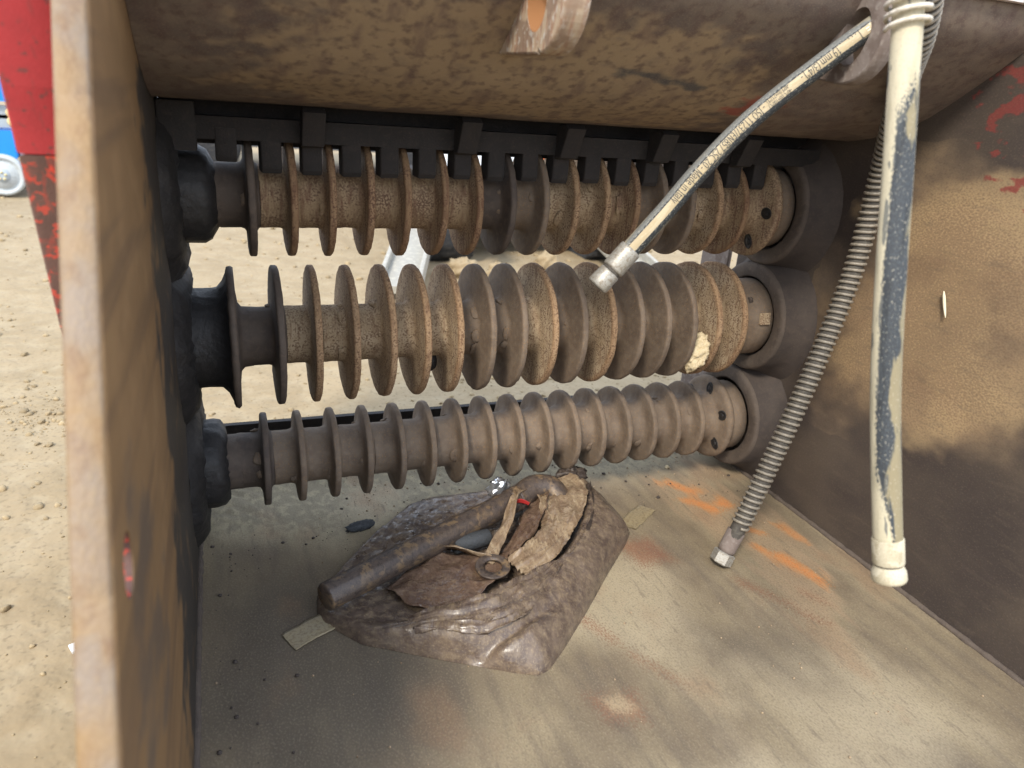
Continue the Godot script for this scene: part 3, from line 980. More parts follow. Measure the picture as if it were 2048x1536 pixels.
func build_rollers() -> void:
	for k in 4:
		clods.append(rock(Vector3.ONE, 300 + k, 0.6, 7))
	# top
	var p := 0.05375
	var t := roller("disc_roller", "rusty top roller meshing with the comb teeth", Vector2(0.556, -1.144), 0.0862, 0.041, p, "irrrrrritddrttdr")
	part("shaft", lathe([Vector2(-0.03, 0.0), Vector2(-0.03, 0.045), Vector2(0.006, 0.045), Vector2(0.006, 0)], 48, 0.0, 2, 9.0, Color.WHITE, 0.0006), M.dark_iron, t)
	part("hub", lathe([Vector2(-0.066, 0.066), Vector2(-0.022, 0.066), Vector2(-0.013, 0.062), Vector2(-0.008, 0.052), Vector2(-0.004, 0.0455), Vector2(0.0, 0.040)], 48, 0.02, 5, 9.0, Color.WHITE, 0.003), M.grease, t)
	part("end_flange", flange_mesh(0.0895), M.rusty, t, Vector3(0.9150, 0, 0), Vector3(0.55, 0, 0))
	part("drum", lathe([Vector2(0.855, 0.045), Vector2(0.9, 0.046), Vector2(0.924, 0.050), Vector2(0.924, 0.073), Vector2(0.960, 0.073), Vector2(0.965, 0.06)], 64), M.taupe, t)
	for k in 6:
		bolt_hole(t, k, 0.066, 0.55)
	# middle
	t = roller("disc_roller", "middle roller with the largest tan speckled discs", Vector2(0.345, -1.14), 0.1075, 0.0695, 0.0536, "idddddttdtdtttdd")
	var m0 := lathe([Vector2(-0.05, 0.04), Vector2(-0.0, 0.078), Vector2(0.001, 0.1), Vector2(0.003, 0.1065), Vector2(0.008, 0.1075), Vector2(0.0115, 0.105), Vector2(0.0125, 0.07), Vector2(0.015, 0.052), Vector2(0.02, 0.046), Vector2(0.033, 0.045)], 72, 0.02, 77, 9.0, Color.WHITE, 0.0016)
	part("end_disc", m0, M.dark_iron, t)
	part("hub", lathe([Vector2(-0.066, 0.075), Vector2(-0.03, 0.074), Vector2(-0.013, 0.076), Vector2(-0.004, 0.085), Vector2(0.002, 0.1)], 48, 0.02, 6, 9.0, Color.WHITE, 0.0035), M.grease, t)
	part("drum", lathe([Vector2(0.888, 0.045), Vector2(0.905, 0.052), Vector2(0.912, 0.066), Vector2(0.922, 0.071), Vector2(0.924, 0.0735), Vector2(0.96, 0.0745), Vector2(0.965, 0.06)], 64, 0.0, 3, 9.0, Color.WHITE, 0.0004), M.taupe, t)
	# square plug and grease point on the drum
	var a := 0.12
	var o := part("square_plug", plug_mesh(), M.dusty, t, Vector3(0.941, 0.0745 * sin(a + 0.1), 0.0745 * cos(a + 0.1)), Vector3(-a - 0.1, 0, 0))
	o.set_meta("label", "square recessed plug with pale specks")
	part("bolt", lathe([Vector2(-0.003, 0.0), Vector2(-0.003, 0.006), Vector2(0.003, 0.006), Vector2(0.004, 0.004), Vector2(0.004, 0)], 12), M.dark_iron, t, Vector3(0.918, 0.068 * sin(0.75), 0.068 * cos(0.75)), Vector3(0, 0, 0))
	part("scraper_lump", rock(Vector3(0.024, 0.034, 0.03), 5, 0.15), M.grease, t, Vector3(0.312, -0.053, 0.01))
	# bottom
	t = roller("disc_roller", "lowest roller, evenly grey brown with small discs close above the floor", Vector2(0.128, -1.15), 0.0768, 0.0425, 0.0541, "itttttttttttttttt".substr(0, 16), 0.0072)
	part("shaft", lathe([Vector2(-0.03, 0.0), Vector2(-0.03, 0.045), Vector2(0.006, 0.045), Vector2(0.006, 0)], 48, 0.0, 2, 9.0, Color.WHITE, 0.0008), M.dark_iron, t)
	part("hub", lathe([Vector2(-0.066, 0.071), Vector2(-0.035, 0.071), Vector2(-0.024, 0.068), Vector2(-0.0165, 0.058), Vector2(-0.015, 0.047), Vector2(-0.012, 0.03)], 48, 0.04, 9, 9.0, Color.WHITE, 0.006), M.grease, t)
	part("end_flange", flange_mesh(0.0855), M.taupe, t, Vector3(0.9140, 0, 0), Vector3(0.1, 0, 0))
	part("drum", lathe([Vector2(0.862, 0.045), Vector2(0.888, 0.047), Vector2(0.918, 0.054), Vector2(0.924, 0.071), Vector2(0.960, 0.071), Vector2(0.965, 0.06)], 64, 0.0, 3, 9.0, Color.WHITE, 0.0004), M.taupe, t)
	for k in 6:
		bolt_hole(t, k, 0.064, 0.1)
	# a stone jammed between two discs of the middle roller
	var s := part("jammed_stone", rock(Vector3(0.040, 0.066, 0.05), 12, 0.45, 26), M.stone, self, Vector3(0.790, 0.303, -1.062), Vector3(0.2, 0.3, -0.35))
	tag(s, "cream stone wedged between two discs of the middle roller", "stone")


func flange_mesh(R: float) -> ArrayMesh:
	return lathe([Vector2(-0.04, 0.045), Vector2(-0.02, 0.047), Vector2(-0.012, 0.051), Vector2(-0.0085, 0.056), Vector2(-0.0075, R - 0.012), Vector2(-0.006, R - 0.005), Vector2(-0.003, R - 0.001), Vector2(0.002, R), Vector2(0.007, R - 0.002), Vector2(0.011, R - 0.008), Vector2(0.012, 0.06)], 72, 0.008, 41, R - 0.009, Color.WHITE, 0.0005)


# bolt pocket: its shade painted as a dark disc proud of the flange, bolt head on it
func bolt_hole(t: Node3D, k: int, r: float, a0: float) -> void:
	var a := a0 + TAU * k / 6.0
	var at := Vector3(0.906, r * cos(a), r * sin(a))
	var o := part("pocket_shade_disc", lathe([Vector2(-0.0011, 0.0), Vector2(-0.0011, 0.0080), Vector2(-0.0016, 0.0092), Vector2(-0.0018, 0.0100), Vector2(-0.0004, 0.0114)], 20), M.grease, t, at, Vector3(a, 0, 0))
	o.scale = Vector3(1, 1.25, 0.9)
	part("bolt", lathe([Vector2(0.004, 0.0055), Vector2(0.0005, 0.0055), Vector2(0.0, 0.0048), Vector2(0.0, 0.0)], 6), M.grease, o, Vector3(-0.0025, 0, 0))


func plug_mesh() -> ArrayMesh:
	return bbox(Vector3(0.024, 0.022, 0.006), 0.002)


# ---------------------------------------------------------------- bucket
func front_z(y: float) -> float:
	return -0.578 - (y - 0.755) * 0.647


func build_bucket() -> void:
	var b := thing("screening_bucket", "worn red steel screening bucket, dusty and rust brown inside", "bucket")
	# floor plate
	var nx := 130
	var nzz := 150
	var ns := FastNoiseLite.new()
	ns.seed = 9
	ns.frequency = 5.0
	var rows := []
	var uvs := []
	for i in nzz + 3:
		var row := PackedVector3Array()
		var uv := PackedVector2Array()
		var k := clampi(i - 1, 0, nzz)
		var z := lerpf(-1.40, -0.09, float(k) / nzz)
		for j in nx + 1:
			var x := lerpf(XL - 0.01, XR + 0.01, float(j) / nx)
			var y := 0.0012 * ns.get_noise_2d(x, z) + 0.0006 * ns.get_noise_2d(x * 5.0, z * 5.0)
			# swept sand piled in the rear left corner
			y += 0.014 * exp(-pow((x + 0.03) / 0.12, 2.0) - pow((z + 1.24) / 0.1, 2.0)) * (1.0 + 0.5 * ns.get_noise_2d(x * 9.0, z * 9.0))
			y += (0.0030 * absf(ns.get_noise_2d(x * 6.0 + 3.0, z * 6.0)) + 0.0016 * ns.get_noise_2d(x * 22.0, z * 22.0)) * smoothstep(-1.08, -1.22, z + 0.03 * ns.get_noise_2d(x * 2.0, 1.0))
			# rings ground into the plate and a weld spot
			var d := Vector2(x - 0.41, z + 0.557).length()
			if d < 0.06:
				y += 0.0006 * sin(d * 900.0)
			if i == 0 or i == nzz + 2:
				y = -0.03
			row.append(Vector3(x, y, z))
			uv.append(floor_uv(x, z))
		rows.append(row); uvs.append(uv)
	part("floor_plate", grid(rows, uvs), M.floor, b)
	part("skid_runner", bbox(Vector3(0.1, 0.03, 1.25), 0.004), M.comb, b, Vector3(0.16, -0.0455, -0.74))
	part("skid_runner", bbox(Vector3(0.1, 0.03, 1.25), 0.004), M.comb, b, Vector3(0.78, -0.0455, -0.74))
	for q in [[XR - 0.001, -1.26, -0.2, 31], [XL + 0.001, -1.28, -0.12, 32]]:
		var seam := PackedVector3Array()
		var rad := PackedFloat32Array()
		for i in 121:
			var z := lerpf(q[1], q[2], i / 120.0)
			seam.append(Vector3(q[0] + 0.0012 * ns.get_noise_2d(z * 30.0, q[3]), 0.001, z))
			rad.append(0.0052 + 0.0018 * ns.get_noise_2d(z * 40.0, q[3] + 5.0) + 0.0006 * sin(z * 900.0))
		part("weld_seam", tube(seam, rad, 10, Vector3.UP), M.boss_face, b)
	# side walls
	var wall := PackedVector2Array()
	for y in [-0.03, 0.2, 0.45, 0.7, 0.93]:
		wall.append(Vector2(front_z(y), y))
	wall.append_array(PackedVector2Array([Vector2(-1.22, 0.93), Vector2(-1.30, 0.8), Vector2(-1.30, 0.0), Vector2(-1.28, -0.03)]))
	var hole := ring2(-0.437, 0.430, 0.0215, 0.0215, 24)
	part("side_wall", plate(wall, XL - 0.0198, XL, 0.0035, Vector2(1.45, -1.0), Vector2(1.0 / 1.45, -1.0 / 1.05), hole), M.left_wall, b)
	# the flame-cut front edge of the left wall is a strip of its own colour
	var strip := PackedVector2Array()
	for y in [-0.03, 0.2, 0.45, 0.7, 0.93]:
		strip.append(Vector2(front_z(y) + 0.0012, y))
	for y in [0.93, 0.7, 0.45, 0.2, -0.03]:
		strip.append(Vector2(front_z(y) - 0.009, y))
	part("front_edge", plate(strip, XL - 0.0212, XL - 0.0012, 0.0025, Vector2.ZERO, Vector2.ONE), M.left_edge, b)
	var liner := lathe([Vector2(XL - 0.0195, 0.0210), Vector2(XL - 0.001, 0.0212)], 24)
	var lin := part("bolt_hole", liner, M.red_worn, b, Vector3(0, 0.430, -0.437))
	lin.set_meta("label", "bolt hole with red paint inside")
	part("tie_plate", bbox(Vector3(0.006, 0.9, 0.05), 0.001), M.lug_grey, b, Vector3(XL - 0.012, 0.45, -1.345))
	var wr := PackedVector2Array()
	for y in [-0.03, 0.2, 0.45, 0.7, 0.93]:
		wr.append(Vector2(front_z(y), y))
	wr.append_array(PackedVector2Array([Vector2(-1.22, 0.93), Vector2(-1.27, 0.8), Vector2(-1.27, -0.03)]))
	part("side_wall", plate(wr, XR, XR + 0.024, 0.006, Vector2(1.45, -1.0), Vector2(1.0 / 1.45, -1.0 / 1.05)), M.wall, b)
	part("tie_plate", bbox(Vector3(0.01, 0.9, 0.095), 0.002), M.lug_grey, b, Vector3(XR + 0.006, 0.43, -1.345))
	# red gusset standing off the outside of the left wall
	var gus := PackedVector2Array([Vector2(-0.56, 0.93), Vector2(-0.635, 0.70), Vector2(-0.650, 0.653), Vector2(-1.2, 0.653), Vector2(-1.2, 0.93)])
	part("side_gusset", plate(gus, -0.1355, -0.0905, 0.003, Vector2.ZERO, Vector2.ONE), M.red, b)
	var gus2 := PackedVector2Array([Vector2(-0.6505, 0.652), Vector2(-0.715, 0.45), Vector2(-0.76, 0.3), Vector2(-1.2, 0.3), Vector2(-1.2, 0.652)])
	var g2 := part("side_gusset", plate(gus2, -0.1352, -0.0908, 0.003, Vector2.ZERO, Vector2.ONE), M.red_worn, b)
	g2.set_meta("label", "lower gusset where the red paint is worn off")
	# back plate: a rolled sheet above the rollers
	var prof := [Vector2(-0.738, 0.868), Vector2(-0.763, 0.82), Vector2(-0.883, 0.732), Vector2(-0.97, 0.698), Vector2(-1.035, 0.685)]
	var cv := Curve2D.new()
	for i in prof.size():
		var tn: Vector2 = (prof[mini(i + 1, prof.size() - 1)] - prof[maxi(i - 1, 0)]) / 6.0
		cv.add_point(prof[i], -tn, tn)
	cv.bake_interval = 0.005
	rows = []
	uvs = []
	var m := 36
	for i in 2 * m + 3:
		var row := PackedVector3Array()
		var uv := PackedVector2Array()
		var k: int = i if i <= m else 2 * m + 1 - i
		k = clampi(k, 0, m)
		var f := float(k) / m
		var q := cv.sample_baked(cv.get_baked_length() * f, true)
		var q2 := cv.sample_baked(cv.get_baked_length() * minf(1.0, f + 0.01), true)
		var q0 := cv.sample_baked(cv.get_baked_length() * maxf(0.0, f - 0.01), true)
		var tn := (q2 - q0).normalized()
		var up := Vector2(-tn.y, tn.x)
		if up.y < 0:
			up = -up
		if i > m and i < 2 * m + 2:
			q += up * 0.014
		for j in 61:
			var x := lerpf(XL + 0.0005, XR - 0.0005, j / 60.0)
			var y := q.y + 0.0016 * ns.get_noise_2d(x * 0.7, q.x * 0.9) + 0.0004 * ns.get_noise_2d(x * 7.0, q.x * 7.0)
			row.append(Vector3(x, y, q.x))
			uv.append(Vector2((x - XL) / (XR - XL), 1.0 - f))
		rows.append(row); uvs.append(uv)
	part("back_plate", grid(rows, uvs), M.back, b)
	part("top_lip", bbox(Vector3(XR - XL, 0.010, 0.012), 0.002), M.lip_white, b, Vector3((XL + XR) / 2, 0.8735, -0.733))
	part("top_rail", bbox(Vector3(XR - XL, 0.05, 0.06), 0.004), M.red, b, Vector3((XL + XR) / 2, 0.904, -0.757))
	part("top_cover", bbox(Vector3(XR - XL - 0.004, 0.012, 0.46), 0.002), M.red, b, Vector3((XL + XR) / 2, 0.93, -0.985))
	part("light_stop_sheet", bbox(Vector3(XR - XL - 0.004, 0.31, 0.012), 0.002), M.comb, b, Vector3((XL + XR) / 2, 0.782, -1.13))  # added sheet, stops light leaking in behind the back plate
	# comb
	var cb := part("comb_bar", bbox(Vector3(XR - XL - 0.03, 0.0285, 0.03), 0.0015), M.comb, b, Vector3((XL + XR) / 2, 0.6506, -1.0905))
	var tooth_poly := PackedVector2Array([Vector2(-0.0175, 0.0), Vector2(0.0175, 0.0), Vector2(0.0175, -0.036), Vector2(0.0135, -0.0425), Vector2(-0.0175, -0.0425)])
	var tooth := plate(tooth_poly, -0.0134, 0.0134, 0.0024, Vector2.ZERO, Vector2.ONE)
	var c0 := cb.position
	for k in 17:
		var o := part("tooth", tooth, M.comb, cb, Vector3(0.0143 + 0.05375 * k, 0.6367, -1.0925) - c0 + Vector3(rng.randf_range(-0.0010, 0.0010), rng.randf_range(-0.0005, 0.0026), rng.randf_range(-0.001, 0.001)), Vector3(rng.randf_range(-0.03, 0.03), rng.randf_range(-0.05, 0.05), rng.randf_range(-0.025, 0.025)))
		if k == 0:
			o.position.y += 0.012
	part("comb_shoulder", bbox(Vector3(0.045, 0.06, 0.034), 0.002), M.comb, b, Vector3(XL + 0.023, 0.651, -1.091))
	var rib_poly := PackedVector2Array([Vector2(0.0, 0.0), Vector2(0.021, 0.004), Vector2(0.042, 0.047), Vector2(0.03, 0.053), Vector2(0.0, 0.047)])
	var rib := plate(rib_poly, -0.0148, 0.0148, 0.0018, Vector2.ZERO, Vector2.ONE)
	for k in [2, 6, 9, 12, 15]:
		part("rib", rib, M.comb, b, Vector3(0.0143 + 0.05375 * k, 0.631, -1.0745))
	# lugs on the back plate
	var l1 := PackedVector2Array([Vector2(-0.862, 0.759), Vector2(-0.73, 0.757)])
	for i in 13:
		var a := -PI / 2 + PI / 2 * i / 12.0
		l1.append(Vector2(-0.73 + cos(a) * 0.056, 0.812 + sin(a) * 0.055))
	l1.append_array(PackedVector2Array([Vector2(-0.674, 0.89), Vector2(-0.72, 0.905)]))
	var lug1 := part("lug", plate(l1, 0.300, 0.327, 0.0025, Vector2.ZERO, Vector2.ONE, ring2(-0.742, 0.806, 0.025, 0.029, 24)), M.lug, b)
	lug1.set_meta("label", "pale flame-cut lug with an orange rusted hole")
	part("hole_rust", lathe([Vector2(0.3005, 0.0285), Vector2(0.326, 0.0285)], 24), M.hole_rust, lug1, Vector3(0, 0.806, -0.742)).scale = Vector3(1, 1.01, 0.87)
	var l2 := PackedVector2Array([Vector2(-0.80, 0.764), Vector2(-0.755, 0.758)])
	for i in 15:
		var a := -PI / 2 + (PI / 2 + 0.2) * i / 14.0
		l2.append(Vector2(-0.751 + cos(a) * 0.053, 0.814 + sin(a) * 0.056))
	l2.append_array(PackedVector2Array([Vector2(-0.702, 0.849), Vector2(-0.714, 0.878), Vector2(-0.75, 0.878)]))
	var lug2 := part("lug", plate(l2, 0.700, 0.723, 0.0025, Vector2.ZERO, Vector2.ONE, ring2(-0.7425, 0.8095, 0.0205, 0.0315, 24, -0.25)), M.lug_grey, b)
	lug2.set_meta("label", "grey lug with a hose through its hole")
	# bearing bosses on the walls
	for yz in [Vector2(0.556, -1.144), Vector2(0.345, -1.14), Vector2(0.128, -1.15)]:
		part("bearing_boss", lathe([Vector2(XR + 0.002, 0.136), Vector2(1.0, 0.120), Vector2(0.985, 0.111), Vector2(0.966, 0.1075), Vector2(0.963, 0.106)], 72, 0.004, 21, 9.0, Color.WHITE, 0.0014), M.boss, b, Vector3(0, yz.x, yz.y))
		part("bearing_ring", lathe([Vector2(0.9632, 0.1062), Vector2(0.9595, 0.1055), Vector2(0.957, 0.1025), Vector2(0.9562, 0.098), Vector2(0.957, 0.0805), Vector2(0.9585, 0.0782), Vector2(0.99, 0.0778)], 72, 0.003, 22, 9.0, Color.WHITE, 0.0008), M.boss_face, b, Vector3(0, yz.x, yz.y))
		part("bearing_boss", lathe([Vector2(XL - 0.002, 0.128), Vector2(-0.058, 0.118), Vector2(-0.05, 0.105), Vector2(-0.047, 0.09), Vector2(-0.05, 0.06)], 60, 0.05, int(yz.x * 100.0), 9.0, Color.WHITE, 0.007), M.grease, b, Vector3(0, yz.x, yz.y))
	part("rear_beam", bbox(Vector3(XR - XL + 0.02, 0.096, 0.012), 0.002), M.comb, b, Vector3((XL + XR) / 2, 0.046, -1.372))


# ---------------------------------------------------------------- the sack and what lies on the floor
func near_line(p: Vector2, line: PackedVector2Array, vals: PackedFloat32Array) -> Vector2:
	# distance to an open line and the value carried along it
	var best := Vector2(1e9, 0.0)
	for i in line.size() - 1:
		var q := Geometry2D.get_closest_point_to_segment(p, line[i], line[i + 1])
		var d := p.distance_to(q)
		if d < best.x:
			best = Vector2(d, lerpf(vals[i], vals[i + 1], q.distance_to(line[i]) / maxf(1e-6, line[i].distance_to(line[i + 1]))))
	return best


# a limp sheet over an outline, with a lower skin just under it
func sheet(poly: PackedVector2Array, y0: float, slope: Vector2, amp: float, seed_: int) -> ArrayMesh:
	var c := Vector2.ZERO
	for p in poly:
		c += p / poly.size()
	var ns := FastNoiseLite.new()
	ns.seed = seed_
	ns.frequency = 6.0
	ns.fractal_octaves = 3
	ns.fractal_gain = 0.35
	var rows := []
	var uvs := []
	for side in [0, 1]:
		for ii in 21:
			var i: int = ii if side == 0 else 20 - ii
			var row := PackedVector3Array()
			var uv := PackedVector2Array()
			for j in 97:
				var hit := ray_hit(poly, c, TAU * (j % 96) / 96.0)
				hit += (hit - c) * 0.06 * ns.get_noise_2dv(hit * 5.0)
				var p := c.lerp(hit, i / 20.0)
				var cr := 0.25 - absf(ns.get_noise_2d(p.x * 1.2 + p.y * 0.6, p.y * 1.6))
				var h := y0 + slope.dot(p - c) + amp * cr + amp * 0.35 * ns.get_noise_2d(p.x * 3.0, p.y * 3.0) + amp * 0.8 * pow(i / 20.0, 6.0) * ns.get_noise_2d(p.x * 2.0 + 9.0, p.y * 2.0)
				row.append(Vector3(p.x, h - 0.0012 * side, p.y))
				uv.append(p)
			rows.append(row); uvs.append(uv)
	return grid(rows, uvs)


func build_litter() -> void:
	var poly := PackedVector2Array([Vector2(0.092, -0.897), Vector2(0.097, -0.872), Vector2(0.143, -0.812), Vector2(0.244, -0.751), Vector2(0.327, -0.703), Vector2(0.356, -0.69), Vector2(0.374, -0.696), Vector2(0.411, -0.728), Vector2(0.476, -0.79), Vector2(0.548, -0.863), Vector2(0.626, -0.938), Vector2(0.649, -0.966), Vector2(0.652, -1.0), Vector2(0.645, -1.06), Vector2(0.633, -1.13), Vector2(0.606, -1.16), Vector2(0.486, -1.155), Vector2(0.33, -1.16), Vector2(0.282, -1.145), Vector2(0.204, -1.065), Vector2(0.097, -0.935)])
	var ridge := PackedVector2Array([Vector2(0.605, -1.12), Vector2(0.597, -1.044), Vector2(0.576, -0.994), Vector2(0.527, -0.918), Vector2(0.483, -0.871), Vector2(0.416, -0.83), Vector2(0.358, -0.793), Vector2(0.327, -0.772), Vector2(0.278, -0.772), Vector2(0.237, -0.79), Vector2(0.202, -0.798), Vector2(0.16, -0.808), Vector2(0.123, -0.848)])
	var high := PackedFloat32Array([0.05, 0.055, 0.057, 0.055, 0.054, 0.052, 0.054, 0.056, 0.052, 0.045, 0.034, 0.026, 0.018])
	var inner := ridge.duplicate()
	inner.append_array(PackedVector2Array([Vector2(0.105, -0.93), Vector2(0.204, -1.055), Vector2(0.29, -1.135), Vector2(0.486, -1.145), Vector2(0.585, -1.148)]))
	var crease := PackedVector2Array([Vector2(0.215, -0.752), Vector2(0.242, -0.742), Vector2(0.285, -0.73), Vector2(0.338, -0.742), Vector2(0.386, -0.764), Vector2(0.43, -0.79)])
	var deep := PackedFloat32Array([0.0, 0.005, 0.012, 0.012, 0.008, 0.0])
	var c := Vector2(0.37, -0.93)
	var ns := FastNoiseLite.new()
	ns.seed = 71
	ns.frequency = 9.0
	var n2 := FastNoiseLite.new()
	n2.seed = 72
	n2.frequency = 30.0
	var rows := []
	var uvs := []
	var na := 200
	var nr := 76
	for i in nr + 1:
		var row := PackedVector3Array()
		var uv := PackedVector2Array()
		var r := float(i) / nr
		for j in na + 1:
			var hit := ray_hit(poly, c, TAU * float(j % na) / na)
			var p := c.lerp(hit, r)
			var d_o := 1e9
			for k in poly.size():
				d_o = minf(d_o, p.distance_to(Geometry2D.get_closest_point_to_segment(p, poly[k], poly[(k + 1) % poly.size()])))
			var nr_ := near_line(p, ridge, high)
			var h := 0.0
			if Geometry2D.is_point_in_polygon(p, inner):
				h = lerpf(nr_.y, 0.017, smoothstep(0.002, 0.030, nr_.x))
				h = minf(h, 0.004 + 0.05 * sqrt(clampf(d_o / 0.06, 0.0, 1.0)))
			else:
				var t := d_o / maxf(1e-5, d_o + nr_.x)
				h = 0.011 * sqrt(clampf(d_o / 0.009, 0.0, 1.0)) + (nr_.y - 0.011) * pow(sin(t * PI / 2), 0.9)
			var cr := near_line(p, crease, deep)
			h -= cr.y * exp(-pow(cr.x / 0.0085, 2.0)) - 0.4 * cr.y * exp(-pow((cr.x - 0.02) / 0.012, 2.0))
			var w := smoothstep(0.0, 0.03, d_o)
			h += w * 0.0045 * (0.25 - absf(ns.get_noise_2d(p.x * 1.0 + p.y, p.y * 1.4)))
			h += w * 0.0030 * (0.3 - absf(n2.get_noise_2d(p.x * 0.8 + 3.0, p.y * 0.5 - p.x * 0.3)))
			h += w * 0.0007 * n2.get_noise_2d(p.x * 5.0, p.y * 5.0)
			row.append(Vector3(p.x, maxf(h, 0.0015), p.y))
			uv.append(p)
		rows.append(row); uvs.append(uv)
	var base := PackedVector3Array()
	for q in rows[nr]:
		base.append(Vector3(q.x, 0.0008, q.z))
	rows.append(base); uvs.append(uvs[nr])
	var t := thing("plastic_sack", "flattened dirty brown plastic sack torn open on the floor plate", "sack")
	part("sack_body", grid(rows, uvs), M.sack, t)
	var pan := PackedVector2Array([Vector2(0.190, -0.886), Vector2(0.246, -0.93), Vector2(0.284, -0.945), Vector2(0.334, -0.93), Vector2(0.393, -0.907), Vector2(0.376, -0.866), Vector2(0.315, -0.833), Vector2(0.28, -0.812), Vector2(0.251, -0.81), Vector2(0.211, -0.849)])
	var f := part("torn_panel", sheet(pan, 0.035, Vector2(0.03, -0.03), 0.012, 5), M.sack_panel, t)
	f.set_meta("label", "glossy brown torn panel inside the rim")
	part("curled_flap", ribbon([Vector3(0.552, 0.060, -1.085), Vector3(0.541, 0.066, -1.042), Vector3(0.516, 0.066, -0.979), Vector3(0.476, 0.062, -0.918), Vector3(0.430, 0.056, -0.878), Vector3(0.385, 0.048, -0.862)], [Vector3(0.040, 0.004, -0.004), Vector3(0.047, 0.004, 0.006), Vector3(0.026, 0.004, 0.012), Vector3(0.019, -0.004, 0.015), Vector3(0.013, -0.007, 0.021), Vector3(0.008, -0.004, 0.020)], 70, 18, 0.010, 6), M.sack_pale, t)
	part("curled_flap", ribbon([Vector3(0.500, 0.050, -1.055), Vector3(0.470, 0.052, -1.000), Vector3(0.425, 0.046, -0.940), Vector3(0.385, 0.040, -0.905)], [Vector3(0.016, 0.012, 0.006), Vector3(0.020, 0.014, 0.012), Vector3(0.016, 0.012, 0.012), Vector3(0.008, 0.006, 0.012)], 40, 10, 0.014, 7), M.sack_panel, t)
	part("curled_flap", ribbon([Vector3(0.462, 0.074, -1.03), Vector3(0.438, 0.080, -1.012), Vector3(0.406, 0.066, -0.96), Vector3(0.378, 0.054, -0.929), Vector3(0.350, 0.044, -0.892)], [Vector3(0.006, 0.006, 0.0), Vector3(0.008, 0.006, 0.002), Vector3(0.008, 0.006, 0.002), Vector3(0.010, 0.004, 0.004), Vector3(0.010, 0.0, 0.004)], 36, 8, 0.008, 8), M.sack_pale, t)
	part("curled_flap", ribbon([Vector3(0.278, 0.046, -0.952), Vector3(0.319, 0.050, -0.928), Vector3(0.352, 0.046, -0.905)], [Vector3(0.004, 0.006, 0.009), Vector3(0.006, 0.004, 0.012), Vector3(0.006, 0.002, 0.008)], 24, 8, 0.008, 9), M.sack_pale, t)
	var red := part("red_lining", ribbon([Vector3(0.424, 0.070, -0.992), Vector3(0.437, 0.074, -1.004), Vector3(0.448, 0.074, -1.005), Vector3(0.460, 0.070, -0.999)], [Vector3(0.001, 0.004, 0.002), Vector3(0.001, 0.005, 0.002), Vector3(0.001, 0.005, 0.002), Vector3(0.001, 0.003, 0.001)], 16, 4, 0.002, 9), M.sack_red, t)
	red.set_meta("label", "strip of red lining")
	part("torn_lip", ribbon([Vector3(0.602, 0.056, -1.06), Vector3(0.570, 0.054, -0.985), Vector3(0.512, 0.050, -0.905), Vector3(0.44, 0.044, -0.852)], [Vector3(0.006, 0.004, 0.002), Vector3(0.008, 0.005, 0.006), Vector3(0.007, 0.004, 0.006), Vector3(0.005, 0.002, 0.006)], 50, 6, 0.008, 10), M.sack_dark, t)
	part("rolled_edge", ribbon([Vector3(0.205, 0.034, -0.797), Vector3(0.237, 0.047, -0.786), Vector3(0.278, 0.055, -0.768), Vector3(0.327, 0.059, -0.766), Vector3(0.362, 0.057, -0.788), Vector3(0.416, 0.055, -0.824), Vector3(0.45, 0.054, -0.848)], [Vector3(0.004, 0.002, 0.014), Vector3(0.004, -0.006, 0.020), Vector3(0.002, -0.011, 0.024), Vector3(0.008, -0.012, 0.024), Vector3(0.014, -0.011, 0.020), Vector3(0.011, -0.006, 0.015), Vector3(0.004, -0.001, 0.006)], 90, 18, 0.009, 11), M.sack, t)
	part("tuft", rock(Vector3(0.055, 0.03, 0.03), 8, 0.8, 16), M.sack_dark, t, Vector3(0.585, 0.052, -1.10))
	# steel pin with a bent eye lying across the sack
	var a := Vector3(0.100, 0.048, -0.866)
	var e := Vector3(0.462, 0.060, -1.041)
	t = thing("steel_pin", "long rusty steel pin with a bent head lying across the plastic sack", "pin")
	var d := (e - a).normalized()
	part("pin_rod", lathe([Vector2(0, 0.0), Vector2(0, 0.0175), Vector2(0.0015, 0.0195), Vector2(0.003, 0.0205), Vector2(0.08, 0.0208), Vector2(0.16, 0.0206), Vector2(0.24, 0.0207), Vector2(0.32, 0.0205), Vector2(0.39, 0.0200)], 48, 0.02, 2, 9.0, Color.WHITE, 0.0007), M.pin, t, a, along(d))
	part("bent_head", tube(spline([e - d * 0.03, e, e + d * 0.03 + Vector3(0.002, 0.006, 0), e + d * 0.052 + Vector3(0.014, 0.002, 0.014), e + d * 0.05 + Vector3(0.026, -0.014, 0.034)], 24), 0.0222, 24, Vector3.UP), M.pin, t)
	part("weld_collar", lathe([Vector2(-0.006, 0.020), Vector2(-0.003, 0.0228), Vector2(0.003, 0.0228), Vector2(0.006, 0.020)], 32, 0.02, 4, 9.0, Color.WHITE, 0.001), M.pin, t, e - d * 0.012, along(d))
	# washer
	t = thing("washer", "flat brown steel washer lying on the torn sack panel", "washer", Vector3(0.353, 0.0455, -0.877))
	t.rotation = Vector3(0.10, 0, 0.06)
	part("ring", lathe([Vector2(-0.002, 0.0145), Vector2(-0.002, 0.026), Vector2(-0.0012, 0.0272), Vector2(0.0012, 0.0272), Vector2(0.002, 0.026), Vector2(0.002, 0.0145), Vector2(-0.002, 0.0145)], 40), M.pin, t, Vector3.ZERO, Vector3(0, 0, PI / 2))
